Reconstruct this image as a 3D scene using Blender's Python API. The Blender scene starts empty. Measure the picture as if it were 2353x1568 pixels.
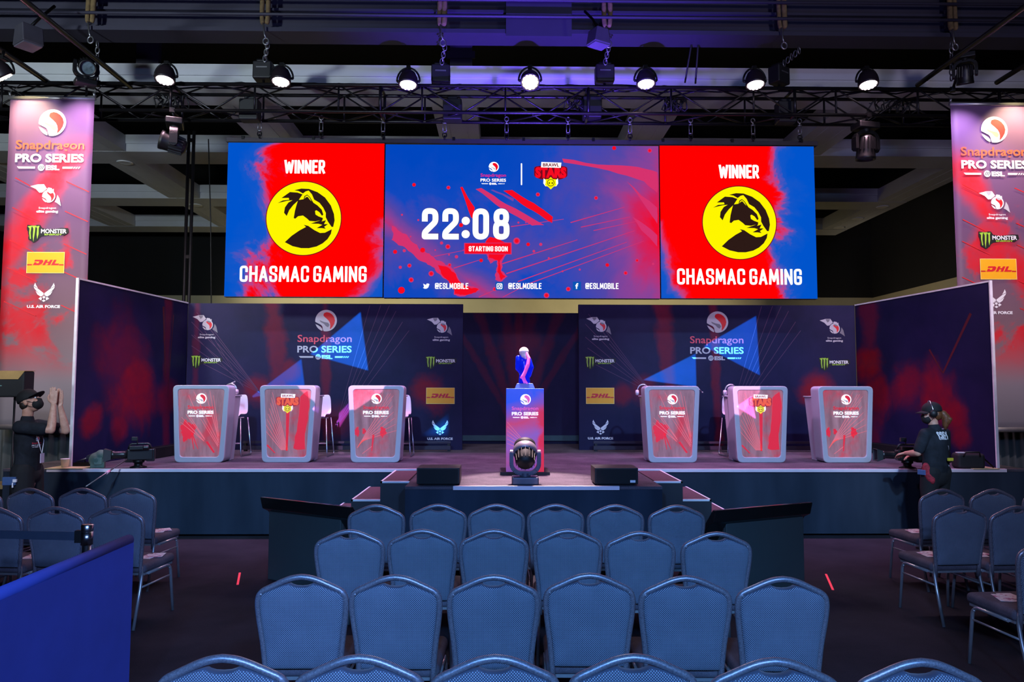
import bpy, bmesh, math, random
from mathutils import Vector, Matrix
from math import sin, cos, pi, radians

random.seed(7)
SC = bpy.context.scene
COL = SC.collection

# ------------------------------------------------------------------ camera, world, exposure
IW, IH, FPX = 2353, 1568, 1700.0
CAM = Vector((0.0, 0.0, 1.85))
YAW, PITCH, ROLL = radians(0.8), math.atan(111 / 1700), radians(-0.10)
_f = Vector((sin(YAW) * cos(PITCH), cos(YAW) * cos(PITCH), sin(PITCH)))
_r = Vector((cos(YAW), -sin(YAW), 0.0))
_u = _r.cross(_f)
_r, _u = _r * cos(ROLL) - _u * sin(ROLL), _r * sin(ROLL) + _u * cos(ROLL)
cd = bpy.data.cameras.new('camera')
cd.sensor_width = 36.0
cd.lens = FPX / IW * 36.0
cd.clip_end = 200
cam = bpy.data.objects.new('camera', cd)
COL.objects.link(cam)
cam.matrix_world = Matrix(((_r.x, _u.x, -_f.x, CAM.x), (_r.y, _u.y, -_f.y, CAM.y), (_r.z, _u.z, -_f.z, CAM.z), (0, 0, 0, 1)))
SC.camera = cam
SC.view_settings.view_transform = 'Standard'
SC.view_settings.look = 'None'
SC.view_settings.exposure = 0.0
SC.view_settings.gamma = 1.0
SC.view_settings.use_curve_mapping = False
w = bpy.data.worlds.new('world')
SC.world = w
w.use_nodes = True
w.node_tree.nodes['Background'].inputs[0].default_value = (0.35, 0.45, 0.75, 1)
w.node_tree.nodes['Background'].inputs[1].default_value = 0.006


def lin(c):
    return tuple(((x / 255) / 12.92 if x / 255 <= 0.04045 else ((x / 255 + 0.055) / 1.055) ** 2.4) for x in c)


def lamp(name, kind, loc, target, color, power, size=0.2, angle=60, blend=0.5, sizey=None):
    d = bpy.data.lights.new(name, kind)
    d.color = color
    d.energy = power
    if kind == 'SPOT':
        d.spot_size = radians(angle)
        d.spot_blend = blend
        d.shadow_soft_size = size
    elif kind == 'AREA':
        d.shape = 'RECTANGLE'
        d.size = size
        d.size_y = sizey or size
    else:
        d.shadow_soft_size = size
    o = bpy.data.objects.new(name, d)
    COL.objects.link(o)
    o.location = loc
    if target is not None:
        o.rotation_euler = (Vector(target) - Vector(loc)).to_track_quat('-Z', 'Y').to_euler()
    return o


ST = 0.84            # stage height
WALL_Y = 12.4        # stage back walls
# front-of-house rig behind the camera: blue audience wash
lamp('blue_wash', 'SPOT', (-2.2, -5.5, 5.2), (0.15, 3.7, 0.7), (0.11, 0.39, 0.96), 2250, 0.25, 31, 0.9)
lamp('blue_wash', 'SPOT', (2.6, -5.5, 5.2), (0.3, 3.7, 0.7), (0.11, 0.39, 0.96), 2250, 0.25, 31, 0.9)
lamp('blue_wash', 'SPOT', (0.2, -6.0, 5.2), (0.2, 9.4, 0.6), (0.28, 0.46, 1.0), 1500, 0.25, 80, 0.9)
lamp('blue_wash', 'SPOT', (3.2, -4.5, 5.2), (-2.6, 4.6, 0.6), (0.24, 0.42, 1.0), 2000, 0.25, 22, 0.9)  # extra spot, added to brighten the barrier and left chairs
lamp('blue_wash', 'SPOT', (-2.4, -4.5, 5.2), (3.9, 5.6, 0.6), (0.34, 0.5, 1.0), 900, 0.25, 22, 0.9)  # also added, to lift the right block of chairs
# cool key from the front-of-house truss onto the lecterns
lamp('key_wash', 'SPOT', (-2.0, 0.4, 6.2), (-3.2, 10.3, 1.3), (0.28, 0.6, 1.0), 2800, 0.12, 28, 0.6)
lamp('key_wash', 'SPOT', (2.8, 0.4, 6.2), (3.6, 10.3, 1.3), (0.3, 0.59, 1.0), 2800, 0.12, 28, 0.6)
lamp('key_wash', 'SPOT', (0.4, 0.4, 6.3), (0.35, 9.6, 1.6), (0.55, 0.6, 1.0), 800, 0.12, 16, 0.6)
# pink and lavender stage wash from the stage truss
for _x in (-4.4, -2.6, -0.8, 1.5, 3.3, 5.1):
    lamp('stage_wash', 'SPOT', (_x, 10.2, 5.4), (_x + (0.4 if _x < 0.3 else -0.4), 10.3, 0.9), (0.92, 0.28, 1.0), 270, 0.15, 70, 0.8)
    lamp('wall_wash', 'SPOT', (_x, 11.35, 5.5), (_x, 12.4, 2.2), (0.9, 0.76, 1.0), 160, 0.15, 75, 0.9)
lamp('side_wash', 'SPOT', (0.4, 10.0, 5.2), (-3.6, 10.7, 1.2), (1.0, 0.5, 0.95), 260, 0.15, 50, 0.7)
lamp('side_wash', 'SPOT', (0.4, 10.0, 5.2), (4.3, 10.7, 1.2), (1.0, 0.45, 0.95), 260, 0.15, 50, 0.7)
lamp('podium_spot', 'SPOT', (0.32, 9.3, 5.6), (0.32, 8.3, 0.84), (1.0, 0.72, 0.76), 4200, 0.1, 22, 0.5)
lamp('crew_fill', 'SPOT', (-3.2, 2.0, 4.6), (-5.6, 8.3, 1.3), (0.8, 0.9, 1.0), 900, 0.2, 24, 0.8)  # unseen fill spots added to brighten the two crew figures
lamp('crew_fill', 'SPOT', (3.2, 2.0, 4.6), (5.3, 8.6, 1.2), (0.75, 0.85, 1.0), 480, 0.2, 22, 0.8)
# banner spots
lamp('banner_spot', 'SPOT', (-6.95, 10.02, 6.3), (-6.72, 10.5, 5.3), (1.0, 0.84, 0.42), 230, 0.03, 80, 0.9)
lamp('banner_spot', 'SPOT', (-5.95, 9.95, 6.25), (-6.1, 10.5, 5.0), (1.0, 0.70, 0.95), 150, 0.03, 85, 0.9)
lamp('banner_spot', 'SPOT', (-4.6, 4.5, 5.2), (-6.4, 10.5, 3.5), (1.0, 0.8, 0.78), 1150, 0.1, 44, 0.8)
lamp('banner_spot', 'SPOT', (7.6, 10.02, 6.3), (7.45, 10.5, 5.3), (1.0, 0.84, 0.42), 230, 0.03, 80, 0.9)
lamp('banner_spot', 'SPOT', (6.6, 9.95, 6.2), (6.75, 10.5, 5.0), (0.76, 0.62, 1.0), 150, 0.03, 85, 0.9)
lamp('banner_spot', 'SPOT', (5.6, 4.5, 5.2), (7.2, 10.5, 3.5), (0.95, 0.75, 0.85), 1300, 0.1, 44, 0.8)
# moving-head uplight that tints the roof steel violet, and unseen fill spots added to brighten the soffit grid and rear walls
lamp('roof_wash', 'SPOT', (0.7, 7.6, 1.5), (0.7, 9.9, 7.0), (0.15, 0.07, 1.0), 7500, 0.1, 60, 1.0)
lamp('roof_wash', 'SPOT', (0.4, 3.0, 2.6), (0.4, 10.2, 7.0), (0.36, 0.28, 1.0), 500, 0.3, 120, 1.0)
lamp('hall_fill', 'SPOT', (-7.5, 1.0, 4.4), (-6.0, 13.5, 6.9), (0.78, 0.92, 1.0), 3000, 0.4, 70, 1.0)
lamp('hall_fill', 'SPOT', (5.5, 1.0, 4.4), (4.5, 13.5, 6.9), (0.85, 0.78, 1.0), 800, 0.4, 75, 1.0)
lamp('hall_fill', 'SPOT', (-5.5, 19.5, 3.0), (-5.0, 25.0, 3.6), (1.0, 0.9, 0.64), 1300, 0.5, 92, 0.6)
lamp('hall_fill', 'SPOT', (4.0, 19.5, 3.0), (4.0, 25.0, 3.6), (1.0, 0.88, 0.62), 1000, 0.5, 92, 0.6)
lamp('hall_fill', 'SPOT', (7.0, 20.5, 3.2), (12.7, 22.5, 3.6), (1.0, 0.86, 0.66), 200, 0.5, 92, 0.6)


# ------------------------------------------------------------------ picture-to-place helpers
def ray(px, py):
    return _f * FPX + _r * (px - IW / 2) + _u * (IH / 2 - py)


def at(px, py, Y):
    d = ray(px, py)
    return CAM + d * ((Y - CAM.y) / d.y)


def atz(px, py, z):
    d = ray(px, py)
    return CAM + d * ((z - CAM.z) / d.z)


# ------------------------------------------------------------------ mesh helper
class MB:
    def __init__(s):
        s.v, s.f, s.m, s.s = [], [], [], []

    def add(s, vs, fs, mi=0, sm=False):
        b = len(s.v)
        s.v += [tuple(v) for v in vs]
        for f in fs:
            s.f.append(tuple(b + i for i in f))
            s.m.append(mi)
            s.s.append(sm)
        return s

    def box(s, c, size, mi=0, M=None):
        hx, hy, hz = size[0] / 2, size[1] / 2, size[2] / 2
        c = Vector(c)
        vs = [Vector((x, y, z)) for x in (-hx, hx) for y in (-hy, hy) for z in (-hz, hz)]
        if M is not None:
            vs = [M @ v for v in vs]
        return s.add([c + v for v in vs], [(0, 1, 3, 2), (4, 6, 7, 5), (0, 4, 5, 1), (2, 3, 7, 6), (0, 2, 6, 4), (1, 5, 7, 3)], mi)

    def bx(s, x0, x1, y0, y1, z0, z1, mi=0):
        return s.box(((x0 + x1) / 2, (y0 + y1) / 2, (z0 + z1) / 2), (x1 - x0, y1 - y0, z1 - z0), mi)

    def bar(s, p, q, wd, h=None, mi=0, up=(0, 0, 1)):
        p, q = Vector(p), Vector(q)
        d = q - p
        z = d.normalized()
        upv = Vector(up)
        if abs(z.dot(upv)) > 0.98:
            upv = Vector((1, 0, 0))
        x = upv.cross(z).normalized()
        y = z.cross(x)
        M = Matrix((x, y, z)).transposed()
        return s.box((p + q) / 2, (wd, h or wd, d.length), mi, M)

    def tube(s, pts, r, n=10, mi=0, closed=False, sm=True, sx=1.0):
        pts = [Vector(p) for p in pts]
        k = len(pts)
        rs = r if isinstance(r, (list, tuple)) else [r] * k
        ts = []
        for i in range(k):
            if closed:
                t = pts[(i + 1) % k] - pts[i - 1]
            else:
                t = pts[min(i + 1, k - 1)] - pts[max(i - 1, 0)]
            ts.append(t.normalized() if t.length > 1e-9 else Vector((0, 0, 1)))
        a = Vector((0, 0, 1)) if abs(ts[0].z) < 0.9 else Vector((1, 0, 0))
        x = ts[0].cross(a).normalized()
        vs = []
        for i in range(k):
            x = (x - ts[i] * x.dot(ts[i])).normalized()
            y = ts[i].cross(x)
            for j in range(n):
                an = 2 * pi * j / n
                vs.append(pts[i] + x * (cos(an) * rs[i] * sx) + y * (sin(an) * rs[i]))
        fs = []
        for i in range(k if closed else k - 1):
            for j in range(n):
                i2 = (i + 1) % k
                fs.append((i * n + j, i * n + (j + 1) % n, i2 * n + (j + 1) % n, i2 * n + j))
        s.add(vs, fs, mi, sm)
        if not closed:
            b = len(s.v) - len(vs)
            s.f.append(tuple(b + j for j in range(n))[::-1]); s.m.append(mi); s.s.append(False)
            s.f.append(tuple(b + (k - 1) * n + j for j in range(n))); s.m.append(mi); s.s.append(False)
        return s

    def lathe(s, prof, n=24, M=None, mi=0, sm=True, sq=(1, 1)):
        vs, fs = [], []
        k = len(prof)
        for (r, z) in prof:
            for j in range(n):
                an = 2 * pi * j / n
                v = Vector((r * cos(an) * sq[0], r * sin(an) * sq[1], z))
                vs.append(M @ v if M is not None else v)
        for i in range(k - 1):
            for j in range(n):
                fs.append((i * n + j, i * n + (j + 1) % n, (i + 1) * n + (j + 1) % n, (i + 1) * n + j))
        s.add(vs, fs, mi, sm)
        b = len(s.v) - len(vs)
        for i, rev in ((0, True), (k - 1, False)):
            if prof[i][0] > 1e-5:
                t = tuple(b + i * n + j for j in range(n))
                s.f.append(t[::-1] if rev else t); s.m.append(mi); s.s.append(False)
        return s

    def ell(s, c, r, n=16, m=10, mi=0, M=None):
        c = Vector(c)
        vs, fs = [], []
        for i in range(m + 1):
            th = pi * i / m
            for j in range(n):
                an = 2 * pi * j / n
                v = Vector((r[0] * sin(th) * cos(an), r[1] * sin(th) * sin(an), r[2] * cos(th)))
                vs.append(c + (M @ v if M is not None else v))
        for i in range(m):
            for j in range(n):
                fs.append((i * n + j, (i + 1) * n + j, (i + 1) * n + (j + 1) % n, i * n + (j + 1) % n))
        return s.add(vs, fs, mi, True)

    def limb(s, pts, rs, n=14, mi=0):
        s.tube(pts, rs, n, mi)
        for p, r in zip(pts, rs):
            s.ell(p, (r, r, r), 12, 8, mi)
        return s

    def prism(s, poly, y0, y1, mi=0):
        """polygon in the XZ plane pushed from y0 to y1"""
        k = len(poly)
        vs = [Vector((p[0], y0, p[1])) for p in poly] + [Vector((p[0], y1, p[1])) for p in poly]
        fs = [tuple(range(k)), tuple(range(2 * k - 1, k - 1, -1))]
        fs += [(i, k + i, k + (i + 1) % k, (i + 1) % k) for i in range(k)]
        return s.add(vs, fs, mi)

    def build(s, name, mats, parent=None, bevel=0.0, seg=2, origin=None, subd=0, weld=True):
        me = bpy.data.meshes.new(name)
        vs = s.v if origin is None else [tuple(Vector(v) - Vector(origin)) for v in s.v]
        me.from_pydata(vs, [], s.f)
        if not isinstance(mats, (list, tuple)):
            mats = [mats]
        for m in mats:
            me.materials.append(m)
        me.polygons.foreach_set('material_index', s.m)
        me.polygons.foreach_set('use_smooth', s.s)
        bm = bmesh.new()
        bm.from_mesh(me)
        if weld:
            bmesh.ops.remove_doubles(bm, verts=bm.verts, dist=1e-6)
        bmesh.ops.recalc_face_normals(bm, faces=bm.faces)
        bm.to_mesh(me)
        bm.free()
        o = bpy.data.objects.new(name, me)
        COL.objects.link(o)
        if parent is not None:
            o.parent = parent
        if bevel:
            md = o.modifiers.new('edge', 'BEVEL')
            md.width = bevel
            md.segments = seg
            md.limit_method = 'ANGLE'
            md.angle_limit = radians(35)
            me.polygons.foreach_set('use_smooth', [True] * len(me.polygons))
            md.harden_normals = True
        if subd:
            md = o.modifiers.new('smooth', 'SUBSURF')
            md.levels = md.render_levels = subd
        return o

    def fused(s, name, mat, parent=None, voxel=0.008, smooth=4, origin=None):
        o = s.build(name, mat, parent, origin=origin, weld=False)
        md = o.modifiers.new('fuse', 'REMESH')
        md.mode = 'VOXEL'
        md.voxel_size = voxel
        md.use_smooth_shade = True
        if smooth:
            sm = o.modifiers.new('soft', 'SMOOTH')
            sm.factor = 0.5
            sm.iterations = smooth
        return o


def thing(name, label, cat, loc=(0, 0, 0), rz=0.0, group=None):
    o = bpy.data.objects.new(name, None)
    COL.objects.link(o)
    o.empty_display_size = 0.1
    o.location = loc
    o.rotation_euler = (0, 0, rz)
    o['label'] = label
    o['category'] = cat
    if group:
        o['group'] = group
    return o


def tag(o, label, cat, group=None):
    o['label'] = label
    o['category'] = cat
    if group:
        o['group'] = group
    return o


def struct(o):
    o['kind'] = 'structure'
    return o


def dup(root, loc, rz, label, group=None):
    r = root.copy()
    COL.objects.link(r)
    r.location = loc
    r.rotation_euler = (0, 0, rz)
    r['label'] = label
    if group:
        r['group'] = group
    for ch in list(root.children):
        c = ch.copy()
        COL.objects.link(c)
        c.parent = r
        for g in list(ch.children):
            d = g.copy()
            COL.objects.link(d)
            d.parent = c
    return r


# ------------------------------------------------------------------ materials
class NT:
    """small wrapper for building a material's nodes"""
    def __init__(s, name):
        s.mat = bpy.data.materials.new(name)
        s.mat.use_nodes = True
        s.t = s.mat.node_tree
        s.bsdf = s.t.nodes['Principled BSDF']
        s.tc = None

    def n(s, typ, **kw):
        nd = s.t.nodes.new(typ)
        for k, v in kw.items():
            setattr(nd, k, v)
        return nd

    def put(s, sock, v):
        if isinstance(v, bpy.types.NodeSocket):
            s.t.links.new(v, sock)
        elif isinstance(v, (tuple, list)) and len(v) == 3 and sock.type == 'RGBA':
            sock.default_value = (*v, 1)
        else:
            sock.default_value = v

    def obj(s):
        if s.tc is None:
            s.tc = s.n('ShaderNodeTexCoord')
        return s.tc.outputs['Object']

    def xyz(s):
        sp = s.n('ShaderNodeSeparateXYZ')
        s.put(sp.inputs[0], s.obj())
        return sp.outputs

    def m(s, op, a, b=0.0, c=None, clamp=False):
        nd = s.n('ShaderNodeMath', operation=op, use_clamp=clamp)
        s.put(nd.inputs[0], a)
        s.put(nd.inputs[1], b)
        if c is not None:
            s.put(nd.inputs[2], c)
        return nd.outputs[0]

    def noise(s, scale, detail=4, rough=0.55, dist=0.0, vec=None, sc=None, off=None):
        nd = s.n('ShaderNodeTexNoise')
        nd.inputs['Scale'].default_value = scale
        nd.inputs['Detail'].default_value = detail
        nd.inputs['Roughness'].default_value = rough
        nd.inputs['Distortion'].default_value = dist
        v = vec or s.obj()
        if sc or off:
            mp = s.n('ShaderNodeMapping')
            s.put(mp.inputs[0], v)
            mp.inputs['Scale'].default_value = sc or (1, 1, 1)
            mp.inputs['Location'].default_value = off or (0, 0, 0)
            v = mp.outputs[0]
        s.put(nd.inputs['Vector'], v)
        return nd.outputs['Fac']

    def ramp(s, fac, stops, interp='LINEAR'):
        nd = s.n('ShaderNodeValToRGB')
        nd.color_ramp.interpolation = interp
        e = nd.color_ramp.elements
        while len(e) < len(stops):
            e.new(0.5)
        for el, (p, c) in zip(e, stops):
            el.position = p
            el.color = (*c, 1)
        s.put(nd.inputs[0], fac)
        return nd.outputs[0]

    def mix(s, fac, a, b):
        nd = s.n('ShaderNodeMix', data_type='RGBA')
        s.put(nd.inputs[0], fac)
        s.put(nd.inputs[6], a)
        s.put(nd.inputs[7], b)
        return nd.outputs[2]

    def sstep(s, x, lo, hi):
        nd = s.n('ShaderNodeMapRange', interpolation_type='SMOOTHSTEP')
        s.put(nd.inputs[0], x)
        nd.inputs[1].default_value = lo
        nd.inputs[2].default_value = hi
        return nd.outputs[0]

    def set(s, **kw):
        names = dict(color='Base Color', rough='Roughness', metal='Metallic', emis='Emission Color', estr='Emission Strength',
                     spec='Specular IOR Level', sheen='Sheen Weight', trans='Transmission Weight', alpha='Alpha', coat='Coat Weight')
        for k, v in kw.items():
            s.put(s.bsdf.inputs[names[k]], v)
        return s

    def bump(s, h, strength=0.3, dist=0.01):
        b = s.n('ShaderNodeBump')
        b.inputs['Strength'].default_value = strength
        b.inputs['Distance'].default_value = dist
        s.put(b.inputs['Height'], h)
        s.t.links.new(b.outputs[0], s.bsdf.inputs['Normal'])
        return s


_plain = {}


def plain(name, rgb, rough=0.6, metal=0.0, vary=0.12, scale=6.0, spec=0.5):
    """solid colour with a faint procedural variation"""
    if name in _plain:
        return _plain[name]
    t = NT(name)
    c = lin(rgb)
    n = t.noise(scale, 3, 0.6)
    t.set(color=t.ramp(n, [(0.3, tuple(x * (1 - vary) for x in c)), (0.7, tuple(min(1, x * (1 + vary)) for x in c))]), rough=rough, metal=metal, spec=spec)
    _plain[name] = t.mat
    return t.mat


def glow(name, rgb, strength=1.0):
    if name in _plain:
        return _plain[name]
    t = NT(name)
    t.set(color=(0.0, 0.0, 0.0), emis=lin(rgb), estr=strength, rough=0.5, spec=0.0)
    _plain[name] = t.mat
    return t.mat


# ------------------------------------------------------------------ flat graphics (lettering, emblems) printed on a panel
_glyphs = {}


def text_polys(txt, bold):
    """outline faces of a line of text in em units; returns (verts, faces, xmin, xmax, cap height)"""
    key = (txt, bold)
    if key in _glyphs:
        return _glyphs[key]

    def mesh_of(t):
        cu = bpy.data.curves.new('lettering', 'FONT')
        cu.body = t
        cu.offset = bold
        cu.resolution_u = 3
        ob = bpy.data.objects.new('lettering', cu)
        COL.objects.link(ob)
        dg = bpy.context.evaluated_depsgraph_get()
        me = bpy.data.meshes.new_from_object(ob.evaluated_get(dg))
        vs = [(v.co.x, v.co.y) for v in me.vertices]
        fs = [tuple(p.vertices) for p in me.polygons]
        bpy.data.objects.remove(ob)
        bpy.data.curves.remove(cu)
        bpy.data.meshes.remove(me)
        return vs, fs
    vs, fs = mesh_of(txt)
    hv, _ = mesh_of('H')
    cap = max(v[1] for v in hv)
    r = (vs, fs, min(v[0] for v in vs), max(v[0] for v in vs), cap)
    _glyphs[key] = r
    return r


def rounded(pts, rad, closed=False, seg=5):
    """polyline with rounded corners; rad: one radius or one for each point"""
    out = []
    k = len(pts)
    for i in range(k):
        r = rad[i] if isinstance(rad, (list, tuple)) else rad
        p = Vector((*pts[i], 0))
        if (not closed and i in (0, k - 1)) or r <= 0:
            out.append((p.x, p.y))
            continue
        a = Vector((*pts[i - 1], 0)) - p
        b = Vector((*pts[(i + 1) % k], 0)) - p
        d = min(r, a.length * 0.5, b.length * 0.5)
        A = p + a.normalized() * d
        B = p + b.normalized() * d
        for j in range(seg + 1):
            t = j / seg
            q = A * (1 - t) ** 2 + p * 2 * t * (1 - t) + B * t ** 2
            out.append((q.x, q.y))
    return out


R_ = 0.17
STROKES = {  # condensed capitals: (advance width, [(points, radius, closed)])
    'W': (0.74, [([(0, 1), (0.17, 0.0), (0.37, 0.85), (0.57, 0.0), (0.74, 1)], 0, 0)]),
    'I': (0.0, [([(0, 0), (0, 1)], 0, 0)]),
    'N': (0.44, [([(0, 0), (0, 1), (0.44, 0), (0.44, 1)], 0, 0)]),
    'E': (0.36, [([(0.36, 1), (0, 1), (0, 0), (0.36, 0)], 0, 0), ([(0, 0.52), (0.3, 0.52)], 0, 0)]),
    'R': (0.43, [([(0, 0), (0, 1), (0.41, 1), (0.41, 0.46), (0, 0.46)], [0, 0, R_, R_, 0], 0), ([(0.2, 0.46), (0.43, 0)], 0, 0)]),
    'C': (0.42, [([(0.42, 0.7), (0.42, 1), (0, 1), (0, 0), (0.42, 0), (0.42, 0.3)], R_, 0)]),
    'H': (0.44, [([(0, 0), (0, 1)], 0, 0), ([(0.44, 0), (0.44, 1)], 0, 0), ([(0, 0.52), (0.44, 0.52)], 0, 0)]),
    'A': (0.48, [([(0, 0), (0.24, 1), (0.48, 0)], 0, 0), ([(0.1, 0.28), (0.38, 0.28)], 0, 0)]),
    'S': (0.42, [([(0.42, 0.72), (0.42, 1), (0, 1), (0, 0.56), (0.42, 0.46), (0.42, 0), (0, 0), (0, 0.28)], R_, 0)]),
    'M': (0.6, [([(0, 0), (0.05, 1), (0.3, 0.2), (0.55, 1), (0.6, 0)], 0, 0)]),
    'G': (0.42, [([(0.42, 0.72), (0.42, 1), (0, 1), (0, 0), (0.42, 0), (0.42, 0.46), (0.24, 0.46)], [0, R_, R_, R_, R_, 0, 0], 0)]),
    'T': (0.42, [([(0, 1), (0.42, 1)], 0, 0), ([(0.21, 1), (0.21, 0)], 0, 0)]),
    'O': (0.42, [([(0, 0), (0, 1), (0.42, 1), (0.42, 0)], R_, 1)]),
    'L': (0.34, [([(0, 1), (0, 0), (0.34, 0)], 0, 0)]),
    'B': (0.42, [([(0, 0.53), (0, 1), (0.39, 1), (0.39, 0.53)], [0, 0, R_, R_], 1), ([(0, 0), (0, 0.53), (0.42, 0.53), (0.42, 0)], [0, 0, R_, R_], 1)]),
    '@': (0.6, [([(0.42, 0.3), (0.42, 0.7), (0.2, 0.7), (0.2, 0.3), (0.6, 0.3), (0.6, 1), (0, 1), (0, 0), (0.55, 0)], R_, 0)]),
    '2': (0.44, [([(0, 0.68), (0, 1), (0.44, 1), (0.44, 0.58), (0, 0.16), (0, 0), (0.46, 0)], [0, R_ + .05, R_ + .05, .1, .1, 0, 0], 0)]),
    '0': (0.44, [([(0, 0), (0, 1), (0.44, 1), (0.44, 0)], R_ + .06, 1)]),
    '8': (0.44, [([(0.02, 0.54), (0.02, 1), (0.42, 1), (0.42, 0.54)], R_ + .03, 1), ([(0, 0), (0, 0.54), (0.44, 0.54), (0.44, 0)], R_ + .03, 1)]),
    ':': (0.0, [([(0, 0.1), (0, 0.11)], 0, 0), ([(0, 0.62), (0, 0.63)], 0, 0)]),
}


class Art:
    """flat print in a panel's own XZ plane, at y = -(eps + layer step) in front of it"""
    STEP = 0.0007

    def __init__(s, y=0.0, sgn=-1):
        s.v, s.f, s.m = [], [], []
        s.y = y
        s.sgn = sgn
        s.st = [(0.0, 0.0, 1.0, 1.0, 0.0)]

    def push(s, ox, oy, sx, sy=None, rot=0.0):
        s.st.append((ox, oy, sx, sy or sx, rot))
        return s

    def pop(s):
        s.st.pop()

    def T(s, p):
        x, y = p
        for ox, oy, sx, sy, rot in reversed(s.st):
            x, y = x * sx, y * sy
            if rot:
                x, y = x * cos(rot) - y * sin(rot), x * sin(rot) + y * cos(rot)
            x, y = x + ox, y + oy
        return x, y

    def raw(s, pts, faces, m, L):
        b = len(s.v)
        yy = s.y + s.sgn * (0.0012 + s.STEP * L)
        for p in pts:
            x, z = s.T(p)
            s.v.append((x, yy, z))
        for f in faces:
            s.f.append(tuple(b + i for i in f))
            s.m.append(m)

    def poly(s, pts, m, L=0):
        s.raw(pts, [tuple(range(len(pts)))], m, L)

    def rect(s, x0, y0, x1, y1, m, L=0):
        s.poly([(x0, y0), (x1, y0), (x1, y1), (x0, y1)], m, L)

    def disc(s, c, r, m, L=0, n=36, sy=1.0, a0=0, a1=2 * pi):
        s.poly([(c[0] + r * cos(a0 + (a1 - a0) * i / n), c[1] + r * sy * sin(a0 + (a1 - a0) * i / n)) for i in range(n)], m, L)

    def ring(s, c, r0, r1, m, L=0, n=36):
        pts = []
        for i in range(n):
            a = 2 * pi * i / n
            pts += [(c[0] + r0 * cos(a), c[1] + r0 * sin(a)), (c[0] + r1 * cos(a), c[1] + r1 * sin(a))]
        s.raw(pts, [(2 * i, 2 * i + 1, (2 * i + 3) % (2 * n), (2 * i + 2) % (2 * n)) for i in range(n)], m, L)

    def line(s, p, q, wd, m, L=0, w2=None, cap=False):
        p, q = Vector(p), Vector(q)
        d = (q - p)
        if d.length < 1e-9:
            return
        n = Vector((-d.y, d.x)).normalized()
        a, b = n * (wd / 2), n * ((w2 if w2 is not None else wd) / 2)
        s.poly([tuple(p - a), tuple(q - b), tuple(q + b), tuple(p + a)], m, L)
        if cap:
            s.disc(tuple(p), wd / 2, m, L, 14)
            s.disc(tuple(q), (w2 if w2 is not None else wd) / 2, m, L, 14)

    def stroke(s, pts, wd, m, L=0, closed=False):
        k = len(pts)
        for i in range(k if closed else k - 1):
            s.line(pts[i], pts[(i + 1) % k], wd, m, L)
        for i in range(k):
            if closed or 0 < i < k - 1:
                s.disc(pts[i], wd / 2, m, L, 12)

    def text(s, t, x, y, h, m, L=0, width=None, align='C', bold=0.0, shear=0.0):
        vs, fs, x0, x1, cap = text_polys(t, bold)
        sy = h / cap
        sx = sy if width is None else width / (x1 - x0)
        wd = (x1 - x0) * sx
        ox = x - (wd / 2 if align == 'C' else 0 if align == 'L' else wd)
        s.raw([(ox + (v[0] - x0) * sx + v[1] * sy * shear, y + v[1] * sy) for v in vs], fs, m, L)

    def caps(s, t, x, y, h, width, m, L=0, wt=0.16, gap=0.14, align='C'):
        """condensed stroke capitals, cap height h, overall width as given"""
        adv = sum(0.22 if c == ' ' else STROKES[c][0] + wt + gap for c in t) - gap
        sx = width / adv
        hh = h * (1 - wt)
        ox = x - (width / 2 if align == 'C' else 0)
        cx = 0.0
        s.push(ox, y + h * wt / 2, 1.0)
        for c in t:
            if c == ' ':
                cx += 0.22
                continue
            aw, sts = STROKES[c]
            for pts, rad, cl in sts:
                rp = rounded(pts, rad, bool(cl)) if rad else pts
                P = [((cx + wt / 2 + p[0]) * sx, p[1] * hh) for p in rp]
                if c == ':':
                    s.disc(P[0], h * wt * 0.62, m, L, 18)
                    continue
                wd = (sx * wt + h * wt) / 2
                s.stroke(P, wd, m, L, bool(cl))
                if not cl:      # square-ish ends with soft corners
                    for a, b in ((P[0], P[1]), (P[-1], P[-2])):
                        d = (Vector(a) - Vector(b)).normalized() * (wd * 0.42)
                        s.line(a, (a[0] + d.x, a[1] + d.y), wd, m, L)
            cx += aw + wt + gap
        s.pop()

    def build(s, name, mats, parent):
        me = bpy.data.meshes.new(name)
        me.from_pydata(s.v, [], s.f)
        for m in mats:
            me.materials.append(m)
        me.polygons.foreach_set('material_index', s.m)
        o = bpy.data.objects.new(name, me)
        COL.objects.link(o)
        o.parent = parent
        return o


def splat(rnd, c, r, n=26, jag=0.35, sx=1.0, sy=1.0):
    """ragged paint blot outline"""
    ph = [rnd.uniform(0, 6.28) for _ in range(4)]
    out = []
    for i in range(n):
        a = 2 * pi * i / n
        k = 1 + jag * (0.5 * sin(3 * a + ph[0]) + 0.35 * sin(5 * a + ph[1]) + 0.3 * sin(8 * a + ph[2])) + rnd.uniform(-jag, jag) * 0.35
        out.append((c[0] + r * sx * k * cos(a), c[1] + r * sy * k * sin(a)))
    return out


def fract(rnd, pts, amp, it=3):
    """closed outline roughened by midpoint displacement"""
    for _ in range(it):
        out = []
        for i in range(len(pts)):
            p, q = Vector(pts[i]), Vector(pts[(i + 1) % len(pts)])
            d = q - p
            nrm = Vector((-d.y, d.x))
            out += [tuple(p), tuple((p + q) / 2 + nrm * rnd.uniform(-amp, amp))]
        pts = out
    return pts


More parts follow.
